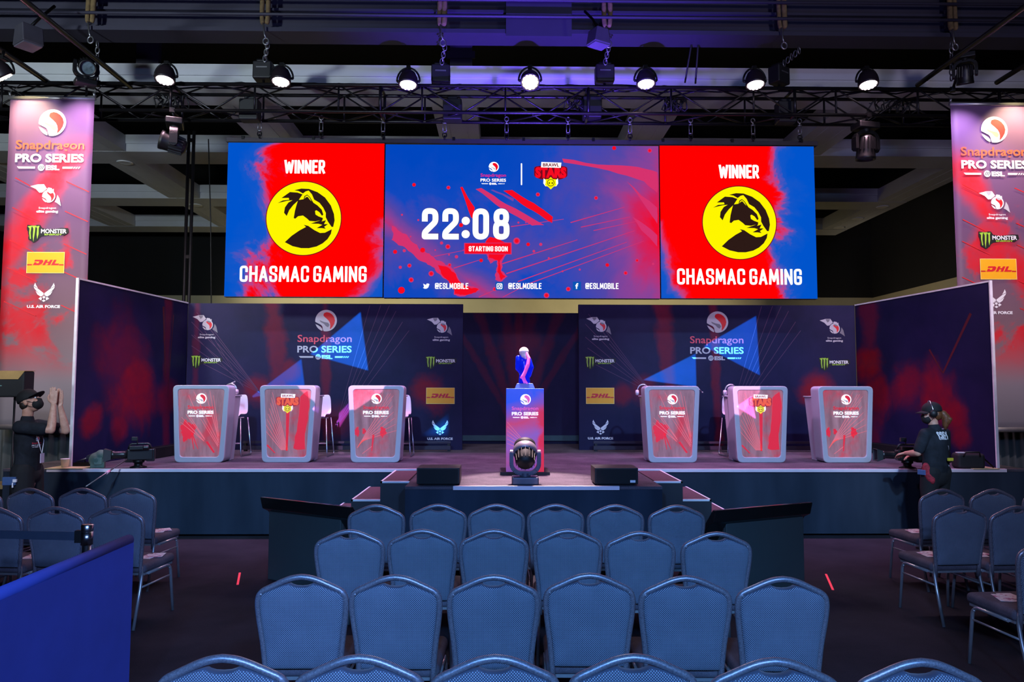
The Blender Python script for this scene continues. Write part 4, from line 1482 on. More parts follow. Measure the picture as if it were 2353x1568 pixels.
# ropes, cable tower and ceiling speakers
for k, (p, q) in enumerate((((1607, -10), (1574, 190)), ((1612, -10), (1598, 192)))):
    A, B = at(*p, TY + .1), at(*q, TY + .1)
    o = MB().tube([A, (A + B) / 2 + Vector((0, 0, -.01)), B], .014, 6).build('hanging_rope', M_BLACK)
    tag(o, 'black rope from the roof to the truss right of centre, the %s of two' % ('more tilted', 'straighter')[k], 'rope', 'ropes to the truss')
xb = at(431, 600, 13.0).x
t_ = thing('cable_tower', 'tall black pipe tower standing behind the set left of the video wall', 'tower', (xb, 13.0, ST))
for dx in (-.045, .045):
    MB().tube([(dx, 0, .02), (dx, 0, 5.6)], .028, 10).build('upright', M_BLACK, t_)
MB().box((0, 0, .01), (.6, .6, .02)).build('base_plate', M_BLACK, t_)
MB().bx(-.06, .06, -.02, .02, 5.4, 5.46).bx(-.06, .06, -.02, .02, 3.3, 3.36).build('coupler_lattice', M_BLACK, t_)
A, B = at(479, 320, 13.2), at(497, 696, 13.2)
o = MB().tube([A, A * .5 + B * .5 + Vector((-.03, 0, 0)), B + Vector((0, 0, -2.5))], .01, 6).build('hanging_cable', M_BLACK)
tag(o, 'thin dark cable hanging left of the video wall beside the black tower', 'cable')
for k, (px, py, lab) in enumerate(((66, 84, 'left'), (1375, 86, 'centre right'))):
    p = at(px, py, 9.6)
    t_ = thing('ceiling_speaker', 'boxy loudspeaker hung under the roof beam at the %s' % lab, 'speaker', p, radians((-35, 30)[k]), 'ceiling loudspeakers')
    ks = (.8, .66)[k]
    MB().prism([(-.2 * ks, -.16 * ks), (.2 * ks, -.16 * ks), (.14 * ks, .16 * ks), (-.14 * ks, .16 * ks)], -.16 * ks, .16 * ks).build('cabinet', plain('ceiling_speaker_grey', (58, 56, 66), 0.6), t_, .015)
    MB().box((0, 0, -.17 * ks), (.36 * ks, .28 * ks, .02)).build('grille', plain('ceiling_speaker_grille', (76, 74, 88), 0.7), t_)
    MB().tube([(0, 0, .14 * ks), (.0, .12, .3), (0, .3, 7.05 - p.z)], .02, 8).build('bracket', M_BLACKM, t_)

# ------------------------------------------------------------------ hanging banners
def banner_mat(name, seed):
    t = NT(name)
    X = t.xyz()
    z = t.m('DIVIDE', X[2], 4.75)
    x = X[0]
    n1 = t.noise(1.1, 6, 0.6, .5, off=(seed, 0, seed * 2))
    n2 = t.noise(3.0, 6, 0.65, .3, off=(seed * 2, 0, 0))
    base = t.ramp(z, [(0.0, lin((120, 116, 122))), (0.14, lin((128, 120, 128))), (0.3, lin((120, 92, 100))), (0.62, lin((104, 72, 106))), (0.85, lin((118, 82, 124))), (1.0, lin((120, 88, 128)))])  # print tones; the lavender top also carries some light painted into the colour
    # one broad diagonal red sweep and clouds of red lower down
    sg = 1 if seed < 5 else -1
    d = t.m('ABSOLUTE', t.m('SUBTRACT', t.m('ADD', t.m('MULTIPLY', X[2], .5), t.m('MULTIPLY', x, -.9 * sg)), 1.15 if sg > 0 else 2.0))
    sweep = t.m('SUBTRACT', 1.0, t.sstep(t.m('ADD', d, t.m('MULTIPLY', t.m('SUBTRACT', n1, .5), .5)), .04, .3))
    low = t.m('MULTIPLY', t.sstep(t.m('ADD', n1, t.m('MULTIPLY', t.m('SUBTRACT', .48, z), .45)), .5, .6), t.sstep(z, .12, .3))
    low = t.m('MULTIPLY', low, t.m('SUBTRACT', 1.0, t.sstep(z, .58, .72)))
    red = t.m('MAXIMUM', t.m('MULTIPLY', sweep, t.m('SUBTRACT', 1.0, t.sstep(z, .78, .9))), low)
    red = t.m('MULTIPLY', t.m('MULTIPLY', red, .9), t.m('ADD', .5, t.m('MULTIPLY', n2, .9)), clamp=True)
    t.set(color=t.mix(red, base, lin((206, 22, 36))), rough=.55, spec=.25)
    return t.mat


def banner(px0, px1, ptop, pbot, side, seed, logox):
    Y = 10.5
    a0, a1 = at(px0, ptop, Y), at(px1, ptop, Y)
    zb = at((px0 + px1) / 2, pbot, Y).z
    wd, h = a1.x - a0.x, a0.z - zb
    org = (a0.x, Y, zb)
    t_ = thing('hanging_banner', 'tall purple and red sponsor banner hanging at the %s of the stage' % side, 'banner', org, 0, 'tall hanging banners')
    sheet = MB()
    nx, nz = 10, 40
    vs = [(wd * i / nx, .012 * sin(i * 1.1 + j * .25) * (1 - j / nz) * .8, h * j / nz) for j in range(nz + 1) for i in range(nx + 1)]
    fs = [(j * (nx + 1) + i, j * (nx + 1) + i + 1, (j + 1) * (nx + 1) + i + 1, (j + 1) * (nx + 1) + i) for j in range(nz) for i in range(nx)]
    sheet.add(vs, fs, 0, True)
    so = sheet.build('fabric', banner_mat('banner_print_' + side, seed), t_)
    md = so.modifiers.new('thick', 'SOLIDIFY')
    md.thickness = .004
    md.offset = 1
    MB().tube([(-.015, 0, h - .02), (wd + .015, 0, h - .02)], .028, 12).build('top_rod', M_ALU, t_)
    MB().tube([(-.015, 0, .0), (wd + .015, 0, 0)], .035, 12).build('bottom_rod', M_ALU, t_)
    e = MB()
    for xx in (.0, wd):
        e.tube([(xx, 0, h), (xx, -.02, h + .06)], .02, 8)
        e.tube([(xx, -.02, h + .05), (xx, .2, TZ2 - zb + .0)], .006, 6)
    e.build('hanging_wire', M_STEEL, t_)
    a = Art(-.011)
    rr = random.Random(seed)

    def U(px, py):
        return frame_at(org, 0, px, py)
    ppm = FPX / Y
    sg = 1 if seed < 5 else -1
    for k in range(5):
        y0 = h * (.32 + .09 * k + rr.uniform(-.02, .02))
        a.line((.05 + .02 * k, y0 + .3), (.5, y0 + .1), .012, A_R, 0)
        a.line((wd - .35, y0 + .25), (wd - .02, y0 + .1), .012, A_R, 0)
    lx = logox
    lockup(a, *U(lx[0], lx[1]), 79 / ppm, A_W, A_R, A_O, 1, A_PY, .03, True, A_N)
    elite(a, *U(lx[2], lx[3]), 25 / ppm, A_W, A_S, A_R, 1)
    claws(a, *U(lx[4], lx[5]), 45 / ppm, A_K, A_L, A_W, 1)
    courier(a, *U(lx[6], lx[7]), 43 / ppm, A_Y, A_R, A_PY, 1)
    wings(a, *U(lx[8], lx[9]), 37.5 / ppm, A_W, 1)
    a.build('printed_graphic', ART_MATS, t_)


banner(24, 217.5, 222, 982, 'left', 3, (116, 343, 110, 481, 110, 535, 106, 604, 101, 708))
banner(2183.5, 2376, 236, 988, 'right', 7, (2283, 358, 2290, 496, 2293, 550, 2293, 619, 2289, 722))

# pipe-and-drape under the banners
M_DRAPE = plain('grey_drape_cloth', (78, 86, 88), 0.9, 0.0, 0.1, 2)
for side, pa, pb in (('left', -60, 172), ('right', 2262, 2420)):
    xa, xb_ = at(pa, 1000, 11.1).x, at(pb, 1000, 11.1).x
    t_ = thing('pleated_drape', 'grey pleated curtain below the %s banner' % side, 'curtain', ((xa + xb_) / 2, 11.1, 0), 0, 'pipe and drape beside the stage')
    nx = 90
    vs, fs = [], []
    for j in range(5):
        z = .02 + (1.36 - .02) * j / 4
        for i in range(nx + 1):
            vs.append((xa + (xb_ - xa) * i / nx - t_.location.x, .07 * sin(i * .62 + .15 * sin(i * .37) * j) * (1 - .12 * j), z))
    for j in range(4):
        for i in range(nx):
            fs.append((j * (nx + 1) + i, j * (nx + 1) + i + 1, (j + 1) * (nx + 1) + i + 1, (j + 1) * (nx + 1) + i))
    so = MB().add(vs, fs, 0, True).build('cloth', M_DRAPE, t_)
    md = so.modifiers.new('thick', 'SOLIDIFY')
    md.thickness = .006
    L = xb_ - xa
    MB().tube([(-L / 2, 0, 1.36), (L / 2, 0, 1.36)], .025, 10).tube([(-L / 2, 0, .0), (-L / 2, 0, 1.36)], .025, 10).tube([(L / 2, 0, .0), (L / 2, 0, 1.36)], .025, 10).build('rail_frame', M_ALU, t_)
# ------------------------------------------------------------------ lecterns
M_LECT = plain('lectern_gloss_grey', (188, 190, 198), 0.35, 0.0, 0.02)
LH, LT, LB = 1.06, .39, .335


def lect_print(name, seed):
    """backlit acrylic front: warm pink-grey glow with red light beams"""
    t = NT(name)
    X = t.xyz()
    n1 = t.noise(2.2, 5, .55, .3, off=(seed, 0, seed))
    n2 = t.noise(4.0, 4, .6, off=(seed * 2, 0, 0), sc=(3, 1, .6))
    c = t.ramp(n2, [(0.3, lin((142, 100, 106))), (0.7, lin((180, 132, 138)))])
    c = t.mix(t.sstep(n1, .47, .72), c, lin((222, 66, 80)))
    t.set(color=c, emis=c, estr=.36, rough=.22, spec=.5)
    return t.mat


GL_W = NT('lectern_print_white'); GL_W.set(color=(.9, .9, .9), emis=(1, .97, .97), estr=.75, rough=.4); GL_W = GL_W.mat
GL_R = NT('lectern_print_red'); GL_R.set(color=lin((226, 40, 60)), emis=lin((236, 40, 62)), estr=.5, rough=.4); GL_R = GL_R.mat
GL_P = NT('lectern_print_beam'); GL_P.set(color=lin((236, 116, 124)), emis=lin((240, 120, 128)), estr=.45, rough=.4); GL_P = GL_P.mat
GL_D = NT('lectern_print_dark'); GL_D.set(color=lin((190, 40, 60)), emis=lin((190, 40, 60)), estr=.3, rough=.4); GL_D = GL_D.mat
GL_Y = NT('lectern_print_yellow'); GL_Y.set(color=lin((250, 220, 60)), emis=lin((250, 220, 60)), estr=.6, rough=.4); GL_Y = GL_Y.mat
GL_O = NT('lectern_print_orange'); GL_O.set(color=lin((240, 90, 60)), emis=lin((244, 96, 64)), estr=.6, rough=.4); GL_O = GL_O.mat
GL_G = NT('lectern_print_grey'); GL_G.set(color=lin((190, 170, 176)), emis=lin((190, 170, 176)), estr=.4, rough=.4); GL_G = GL_G.mat
GL_K = NT('plinth_print_pink'); GL_K.set(color=lin((240, 96, 176)), emis=lin((240, 96, 176)), estr=.5, rough=.4); GL_K = GL_K.mat
LMATS = [GL_W, GL_R, GL_P, GL_D, GL_Y, GL_O, GL_G, M_INK, GL_K]


def trap(top, bot, z0, z1, rad):
    return rounded([(-bot, z0), (bot, z0), (top, z1), (-top, z1)], rad, True, 6)


def lect_graphic(kind):
    a = Art(-.118)
    rr = random.Random(kind)
    if kind == 1:       # event lockup, beams falling to the lower right
        a.poly(splat(rr, (-.17, .44), .1, 60, .28, 1, 1.25), 1, 0)
        for x0, z0, x1, z1 in ((-.26, .62, .05, .30), (-.27, .55, .06, .29), (-.20, .66, .07, .31), (-.15, .64, .06, .33), (.0, .60, .25, .22), (.04, .60, .255, .24), (.08, .62, .26, .27), (.12, .98, .255, .30), (.06, .96, .25, .34), (.17, .92, .258, .36), (-.1, .97, .05, .68), (-.17, .92, -.05, .66)):
            a.line((x0, z0), (x1, z1), .004, 2, 1, .009)
        a.line((-.12, .42), (-.08, .18), .02, 1, 1, .008)
        a.line((-.11, .40), (-.02, .18), .02, 1, 1, .006)
        a.poly([(.08, .28), (.11, .29), (.21, .14), (.19, .13)], 1, 1)
    elif kind == 2:     # game title, beams from the left and a red shaft at the right
        for k in range(8):
            a.line((-.30 + .012 * k, .44 + .075 * k), (-.07 + .012 * k, .17), .004, 2, 1, .01)
        a.poly([(-.02, .74), (.03, .74), (.012, .16), (-.012, .16)], 1, 1)
        a.poly(fract(rr, [(.17, .9), (.27, .98), (.285, .6), (.25, .18), (.21, .18), (.12, .18), (.09, .2), (.14, .5)], .06, 2), 1, 1)
        a.line((-.27, .24), (-.16, .13), .02, 1, 1, .012)
    else:               # event lockup, beams rising to the right
        for k in range(7):
            a.line((-.25 + .01 * k, .20 + .016 * k), (.2 + .015 * k, .95 - .085 * k), .01, 2, 1, .004)
        for k in range(3):
            a.line((-.03 + .03 * k, .68), (.1 + .07 * k, .98 - .03 * k), .005, 2, 1, .004)
        for c, r in (((.1, .42), .05), ((-.26, .42), .045), ((-.16, .43), .03)):
            a.poly(splat(rr, c, r, 50, .3, .8, 1.3), 1, 1)
        a.line((-.03, .38), (-.05, .16), .03, 1, 1, .012)
        a.line((-.18, .12), (-.05, .22), .006, 2, 1, .008)
    if kind == 2:
        starlogo(a, 0, .83, .158, 0, 5, 3, 4, 7, 4)
    else:
        lockup(a, 0, .735, .178, 0, 1, 1, 4, 6, .03, True, 3)
    return a


LECT = {}


def make_lectern(kind, loc, label):
    if kind in LECT:
        return dup(LECT[kind], loc, 0, label)
    t_ = thing('lectern', label, 'lectern', loc, 0, 'player lecterns on the stage')
    outer = trap(LT, LB, 0.0, LH, .07)
    inner = trap(LT - .07, LB - .07, .075, LH - .055, .05)
    k = len(outer)
    # front frame: ring of quads with a rounded hole, pushed back as a shell
    vs = [(p[0], -.13, p[1]) for p in outer] + [(p[0], -.13, p[1]) for p in inner] + [(p[0], .14, p[1]) for p in outer] + [(p[0], -.10, p[1]) for p in inner]
    fs = []
    for i in range(k):
        j = (i + 1) % k
        fs += [(i, j, k + j, k + i), (i, 2 * k + i, 2 * k + j, j), (k + i, k + j, 3 * k + j, 3 * k + i)]
    fs.append(tuple(2 * k + i for i in range(k)))
    MB().add(vs, fs).build('front_shell', M_LECT, t_, .012)
    g = MB()
    g.add([(p[0] * 1.01, -.112, p[1]) for p in inner] + [(p[0] * 1.01, -.104, p[1]) for p in inner], [tuple(range(k))] + [(i, (i + 1) % k, k + (i + 1) % k, k + i) for i in range(k)])
    pn = g.build('lit_panel', lect_print('lectern_panel_%d' % kind, kind * 3.7), t_)
    lect_graphic(kind).build('printed_graphic', LMATS, pn)
    # lower desk body behind the shell
    b = MB()
    d0, d1, dz = .14, .40, .9
    bt, bb = LT - .01, LB - .01
    vs = [(-bb, d0, 0), (bb, d0, 0), (bt - .03, d0, dz), (-bt + .03, d0, dz), (-bb, d1 - .1, 0), (bb, d1 - .1, 0), (bt - .03, d1 + .05, dz), (-bt + .03, d1 + .05, dz)]
    b.add(vs, [(0, 1, 2, 3), (4, 5, 6, 7), (0, 4, 7, 3), (1, 5, 6, 2), (0, 1, 5, 4), (3, 2, 6, 7)])
    b.build('desk_body', M_LECT, t_, .012)
    MB().bx(-bt + .015, bt - .015, d0 + .005, d1 + .06, dz, dz + .02).build('desk_top', M_LECT, t_, .006)
    LECT[kind] = t_
    return t_


LEC = []
for k, (px, kind, lab) in enumerate(((458, 1, 'grey lectern with pink lit event panel, nearest the left side wall'), (658.5, 2, 'grey lectern with game title and star badge, middle of the left three'), (862.5, 3, 'grey lectern with pink lit event panel, left three, nearest the trophy'),
                                     (1546, 1, 'grey lectern with pink lit event panel, right three, nearest the trophy'), (1750, 2, 'grey lectern with game title and star badge, middle of the right three'), (1947, 3, 'grey lectern with pink lit event panel, nearest the right side wall'))):
    p = at(px, 1000, 10.28)
    make_lectern(kind, (p.x, 10.42, ST), lab)
    LEC.append(p.x)

# bar stools behind the lecterns
M_STOOL = plain('stool_white_shell', (228, 222, 230), 0.4, 0.0, 0.02)


def make_stool(loc, label, rz=0):
    t_ = thing('bar_stool', label, 'bar stool', loc, rz, 'white bar stools behind the lecterns')
    s_ = MB()
    prof = [(-.20, .58), (-.205, .60), (-.12, .62), (.06, .60), (.16, .62), (.19, .70), (.205, .92)]
    n = len(prof)
    vs = []
    for (y, z) in prof:
        for x in (-.2, -.12, 0, .12, .2):
            vs.append((x * (1 - .1 * max(0, z - .65) / .27), y + .02 * abs(x / .2) * -1, z + .015 * abs(x / .2)))
    fs = [(i * 5 + j, i * 5 + j + 1, (i + 1) * 5 + j + 1, (i + 1) * 5 + j) for i in range(n - 1) for j in range(4)]
    o = s_.add(vs, fs, 0, True).build('seat_shell', M_STOOL, t_)
    md = o.modifiers.new('thick', 'SOLIDIFY'); md.thickness = .018
    md = o.modifiers.new('smooth', 'SUBSURF'); md.levels = md.render_levels = 2
    for sx in (-1, 1):
        pts = rounded([(-.16, .575), (-.22, .012), (.24, .012), (.15, .575)], .06)
        MB().tube([(sx * (.19 + .04 * (1 - z / .575)), y, z) for y, z in pts], .011, 8).build('sled_leg', M_CHROME, t_)
    MB().tube([(-.225, -.2, .2), (.225, -.2, .2)], .01, 8).tube([(-.19, 0, .575), (.19, 0, .575)], .01, 8).build('foot_bar', M_CHROME, t_)
    return t_


st0 = None
for px, lab in ((532, 'white bar stool with chrome sled legs behind the lectern nearest the left side wall'), (726, 'white bar stool with chrome sled legs behind the middle left lectern'), (913, 'white bar stool with chrome sled legs behind the left lectern nearest the trophy'), (1695, 'white bar stool mostly hidden behind the middle right lectern')):
    x = at(px, 960, 11.3).x
    if st0 is None:
        st0 = make_stool((x, 11.3, ST), lab)
    else:
        dup(st0, (x, 11.3, ST), .0, lab)

# headsets, microphones and a loose cable on the lecterns
for k, (px, py, lab) in enumerate(((529, 893, 'headset resting on the lectern nearest the left side wall'), (1478, 895, 'headset hung at the left of the right lectern nearest the trophy'), (1680, 896, 'headset hung at the left of the middle right lectern'))):
    x = at(px, py, 10.7).x
    t_ = thing('headset', lab, 'headset', (x, 10.72, ST + .924), 0, 'headsets on the lecterns')
    MB().tube([(.085 * cos(a_ * pi / 10), 0, .06 + .10 * sin(a_ * pi / 10)) for a_ in range(11)], .011, 8).build('headband', M_CHROME, t_)
    for s_ in (-1, 1):
        MB().lathe([(0, -.02), (.035, -.02), (.042, 0), (.035, .02), (0, .02)], 18, Matrix.Translation((s_ * .085, 0, .042)) @ Matrix.Rotation(pi / 2, 4, 'Y')).build('ear_cup', M_WHITE, t_)
for k, (x, y, z, pts, lab) in enumerate(((at(520, 885, 10.6).x, 10.62, ST + .92, [(0, 0, 0), (.02, 0, .12), (.06, 0, .17), (.11, 0, .19)], 'thin gooseneck microphone on the lectern nearest the left side wall'),
                                         (at(1606, 892, 10.55).x - .04, 10.58, ST + .92, [(0, 0, 0), (.01, 0, .09), (.05, 0, .10), (.10, 0, .05)], 'thin gooseneck microphone drooping off the right lectern nearest the trophy'))):
    t_ = thing('gooseneck_microphone', lab, 'microphone', (x, y, z), 0, 'gooseneck microphones')
    MB().tube(pts, .006, 8).build('stem', M_CHROME, t_)
    MB().ell(pts[-1], (.014, .012, .011), 12, 8).build('capsule', M_CHROME, t_)
    MB().lathe([(0, 0), (.03, 0), (.03, .015), (0, .02)], 16).build('base', M_BLACK, t_)
xk = at(1872, 930, 10.8).x
o = MB().tube([(xk + .12, 10.78, ST + .925), (xk + .05, 10.86, ST + .93), (xk, 10.86, ST + .80), (xk - .02, 10.80, ST + .62)], .007, 6).build('headset_cable', M_BLACK)
tag(o, 'black cable draped over the back of the lectern nearest the right side wall', 'cable')

# ------------------------------------------------------------------ plinth and trophy
p = at(1206.5, 1000, 8.82)
PX, PY_ = p.x, 8.82
PW = 87 * 8.75 / FPX
PH = 1.02
t_ = thing('trophy_plinth', 'tall printed plinth, blue fading to red, with event logo under the trophy', 'plinth', (PX, PY_ + PW / 2, ST))
t = NT('plinth_print')
X = t.xyz()
n1 = t.noise(2.6, 5, .55, .5)
v = t.m('ADD', t.m('DIVIDE', X[2], PH), t.m('MULTIPLY', t.m('SUBTRACT', n1, .5), .35))
v = t.m('SUBTRACT', v, t.m('MULTIPLY', X[0], .35))
c = t.ramp(v, [(0.0, lin((120, 96, 190))), (0.22, lin((176, 88, 150))), (0.4, lin((150, 100, 176))), (0.62, lin((214, 74, 110))), (0.76, lin((150, 86, 170))), (0.92, lin((40, 90, 220)))])
rd = t.sstep(t.m('ADD', t.m('MULTIPLY', X[0], 3.0), t.m('MULTIPLY', t.m('SUBTRACT', n1, .5), 1.6)), .32, .6)
rd = t.m('MULTIPLY', rd, t.m('SUBTRACT', 1.0, t.sstep(X[2], .72, .86)))
c = t.mix(rd, c, lin((232, 50, 76)))
t.set(color=c, emis=c, estr=.42, rough=.3, spec=.3)
MB().bx(-PW / 2, PW / 2, -PW / 2, PW / 2, .035, PH).build('printed_body', t.mat, t_, .004)
MB().bx(-PW / 2 - .07, PW / 2 + .07, -PW / 2 - .03, PW / 2 + .05, 0, .035).build('base', M_BLACK, t_)
a = Art(-PW / 2)
for k in range(6):
    a.line((-.21, .62 - .05 * k), (.02 + .01 * k, .36 - .02 * k), .004, 2, 0, .006)
lockup(a, 0, PH - .255, .158, 0, 8, 8, 2, 6, .03, True, 8)
a.build('printed_graphic', LMATS, t_)
t_ = thing('trophy', 'glowing blue and pink sculpted trophy with white rounded top on the plinth', 'trophy', (PX, PY_ + PW / 2, ST + PH))
TS = 8.95 / FPX
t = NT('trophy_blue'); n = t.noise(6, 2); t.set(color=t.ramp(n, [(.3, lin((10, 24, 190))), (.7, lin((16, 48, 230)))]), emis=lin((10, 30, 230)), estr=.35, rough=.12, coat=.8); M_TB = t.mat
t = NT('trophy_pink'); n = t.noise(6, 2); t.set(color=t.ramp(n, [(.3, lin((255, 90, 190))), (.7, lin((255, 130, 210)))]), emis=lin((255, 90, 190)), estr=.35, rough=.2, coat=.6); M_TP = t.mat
t = NT('trophy_white'); n = t.noise(5, 2); t.set(color=t.ramp(n, [(.3, lin((240, 236, 240))), (.7, lin((255, 250, 250)))]), rough=.2, coat=.6); M_TW = t.mat


def tz(py):
    return (893 - py) * TS


def tx(px):
    return (px - 1206.5) * TS


b = MB()
b.add([(tx(1184), -.1, 0), (tx(1230), -.1, 0), (tx(1225), -.08, tz(881)), (tx(1189), -.08, tz(881)), (tx(1184), .1, 0), (tx(1230), .1, 0), (tx(1225), .08, tz(881)), (tx(1189), .08, tz(881))],
      [(0, 1, 2, 3), (4, 5, 6, 7), (0, 4, 7, 3), (1, 5, 6, 2), (0, 1, 5, 4), (3, 2, 6, 7)])
b.build('pedestal', plain('trophy_pedestal', (60, 90, 170), 0.3), t_, .006)
MB().lathe([(0, -.03), (.012, -.03), (.014, -.02), (.0, -.02)], 16, Matrix.Translation((0, -.088, tz(888) + .01)) @ Matrix.Rotation(pi / 2, 4, 'X')).build('badge', M_TW, t_)
b = MB()
b.ell((tx(1205), 0, tz(840)), (.09, .07, .125))
b.ell((tx(1200), 0, tz(832)), (.075, .06, .09))
b.limb([(tx(1206), 0, tz(884)), (tx(1206), 0, tz(862)), (tx(1206), 0, tz(845))], [.075, .065, .08])
b.limb([(tx(1192), .0, tz(822)), (tx(1192), -.01, tz(846)), (tx(1198), -.02, tz(856))], [.035, .04, .025])
b.limb([(tx(1217), 0, tz(826)), (tx(1222), 0, tz(844)), (tx(1217), 0, tz(862))], [.03, .034, .03])
b.fused('body', M_TB, t_, .008, 3)
b = MB()
b.ell((tx(1205), -.01, tz(808)), (.062, .062, .06))
b.ell((tx(1207), -.03, tz(817)), (.05, .045, .035))
b.ell((tx(1210), -.03, tz(821)), (.035, .04, .03))
b.fused('crown', M_TW, t_, .006, 2)
b = MB()
b.limb([(tx(1211), -.05, tz(812)), (tx(1216), -.085, tz(824)), (tx(1214), -.1, tz(838)), (tx(1208), -.1, tz(854)), (tx(1202), -.095, tz(866)), (tx(1206), -.09, tz(876)), (tx(1212), -.08, tz(881))], [.02, .022, .024, .022, .026, .022, .012])
b.limb([(tx(1202), -.095, tz(866)), (tx(1198), -.08, tz(868))], [.02, .014])
b.limb([(tx(1203), -.09, tz(870)), (tx(1205), -.09, tz(880))], [.016, .01])
b.fused('ribbon', M_TP, t_, .006, 2)

# ------------------------------------------------------------------ confidence monitors on the floor
def monitor(cx_top_far, cx_top_near, side):
    """wedge cabinet with a reclined screen; far and near ends of the upper back edge from the picture"""
    A = atz(*cx_top_far, .80)
    B = atz(*cx_top_near, .80)
    mid = (A + B) / 2
    d = B - A if side == 'left' else A - B
    rz = math.atan2(d.y, d.x)
    L = (B - A).length
    t_ = thing('floor_monitor', 'black wedge stand with a reclined screen facing the stage, seen from behind, on the %s' % side, 'monitor', (mid.x, mid.y, 0), rz, 'stage monitors on the floor')
    # local x along the cabinet, +y towards the stage; top back edge at y=0
    M_CAB = plain('monitor_stand_black', (66, 74, 74), 0.55, 0.0, 0.06, 2)
    s = 1 if side == 'left' else -1
    c0, c1 = (-L / 2 + .02, L / 2 - .2) if side == 'left' else (-L / 2 + .2, L / 2 - .02)
    c = MB()
    prof = [(.1, 0), (.1, .70), (.2, .70), (.5, .2), (.5, 0)]
    vs = [(x, y, z) for x in (c0, c1) for (y, z) in prof]
    c.add(vs, [(0, 1, 2, 3, 4), (9, 8, 7, 6, 5)] + [(i, (i + 1) % 5, 5 + (i + 1) % 5, 5 + i) for i in range(5)])
    c.build('stand', M_CAB, t_, .006)
    MB().bx(c1 - .001 if s > 0 else c0 - .003, c1 + .003 if s > 0 else c0 + .001, .13, .15, .45, .62).build('hinge', M_STEEL, t_)
    tv = MB()
    prof = [(.0, .80), (.045, .80), (.60, .06), (.56, .03), (.10, .655), (.03, .69)]
    k = len(prof)
    vs = [(x, y, z) for x in (-L / 2, L / 2) for (y, z) in prof]
    tv.add(vs, [tuple(range(k)), tuple(range(2 * k - 1, k - 1, -1))] + [(i, (i + 1) % k, k + (i + 1) % k, k + i) for i in range(k)])
    tv.build('screen_housing', plain('monitor_gloss_black', (26, 27, 27), 0.22), t_, .008)
    n = Vector((0, .74, .555)).normalized() * .004
    m = MB()
    m.add([(-L / 2 + .03, .07 + n.y, .767 + n.z), (L / 2 - .03, .07 + n.y, .767 + n.z), (L / 2 - .03, .58 + n.y, .087 + n.z), (-L / 2 + .03, .58 + n.y, .087 + n.z)], [(0, 1, 2, 3)])
    m.build('display', glow('monitor_display_glow', (120, 30, 50), .35), t_)


monitor((597, 1143), (803, 1166), 'left')
monitor((1868, 1155), (1645, 1174), 'right')

# pink floor tape
M_TAPE = NT('fluorescent_tape'); M_TAPE.set(color=lin((255, 70, 90)), emis=lin((255, 60, 84)), estr=.55, rough=.6); M_TAPE = M_TAPE.mat
for (a0, a1, sd) in (((551, 1317), (546, 1344), 'left'), ((1898, 1320), (1914, 1356), 'right')):
    A, B = atz(*a0, .003), atz(*a1, .003)
    o = MB().bar(A, B, .019, .004).build('floor_tape', M_TAPE)
    tag(o, 'short strip of bright pink tape on the carpet in the %s aisle' % sd, 'tape', 'pink tape marks')

# ------------------------------------------------------------------ crowd barrier and belt post at the left
A, B = atz(300, 1233, 1.0), atz(-90, 1395, 1.0)
d = A - B
L = d.length
t_ = thing('crowd_barrier', 'blue cloth-covered crowd barrier running along the left aisle', 'barrier', ((A.x + B.x) / 2, (A.y + B.y) / 2, 0), math.atan2(d.y, d.x))
MB().bx(-L / 2, L / 2, -.025, .025, .06, 1.0).build('cloth_cover', plain('barrier_cloth_blue', (66, 84, 186), 0.8, 0.0, 0.08, 3), t_, .012)
MB().tube([(-L / 2 + .02, 0, .985), (L / 2 - .02, 0, .985)], .03, 12).build('top_rail', plain('barrier_cloth_blue', (44, 58, 150), 0.8), t_)
for k in (-.42, .42):
    MB().bx(k * L - .03, k * L + .03, -.28, .28, 0, .05).build('foot', M_STEEL, t_)
p = atz(201, 1207, 1.0)
t_ = thing('belt_post', 'steel queue post with a belt stretched to the left, behind the blue barrier', 'queue post', (p.x, p.y, 0))
MB().lathe([(0, .95), (.032, .95), (.034, .97), (.036, 1.0), (.03, 1.005), (0, 1.005)], 24).lathe([(.03, .88), (.034, .88), (.034, .96), (.03, .96)], 24).build('head', M_CHROME, t_)
MB().lathe([(.026, .05), (.026, .9)], 20).build('pole', M_CHROME, t_)
MB().lathe([(0, 0), (.17, 0), (.17, .012), (.06, .045), (.026, .06), (0, .06)], 32).build('base', M_BLACKM, t_)
q = atz(-120, 1215, .96)
bd = (q - Vector((p.x, p.y, 0)))
MB().bar((0 - .03, 0, .93), (bd.x, bd.y, .93), .052, .004, up=(0, 1, 0)).build('belt', plain('belt_webbing', (52, 66, 86), 0.7), t_)
MB().box((-.05, 0, .93), (.04, .03, .075)).build('belt_clip', M_BLACK, t_)

# ------------------------------------------------------------------ banquet chairs
t = NT('chair_back_fabric')
X = t.xyz()
k1 = 2 * pi / .0082
dots = t.m('ADD', t.m('COSINE', t.m('MULTIPLY', t.m('ADD', X[0], X[2]), k1 / 1.25)), t.m('COSINE', t.m('MULTIPLY', t.m('SUBTRACT', X[0], X[2]), k1 / 1.25)))
f = t.sstep(dots, -.2, 1.9)
nz_ = t.n('ShaderNodeSeparateXYZ')
t.put(nz_.inputs[0], t.tc.outputs['Normal'])
f = t.m('MULTIPLY', f, t.m('SUBTRACT', 1.0, t.sstep(t.m('ABSOLUTE', nz_.outputs[2]), .55, .8)))
n = t.noise(7.0, 3, .6)
base = t.ramp(n, [(0.3, lin((66, 70, 88))), (0.7, lin((82, 86, 104)))])
t.set(color=t.mix(f, base, lin((176, 186, 200))), rough=.85, spec=.2, sheen=.1)
t.bump(f, .35, .002)
M_FAB = t.mat
t = NT('chair_seat_fabric')
n2 = t.noise(220.0, 2, .6)
n = t.noise(6.0, 3, .6)
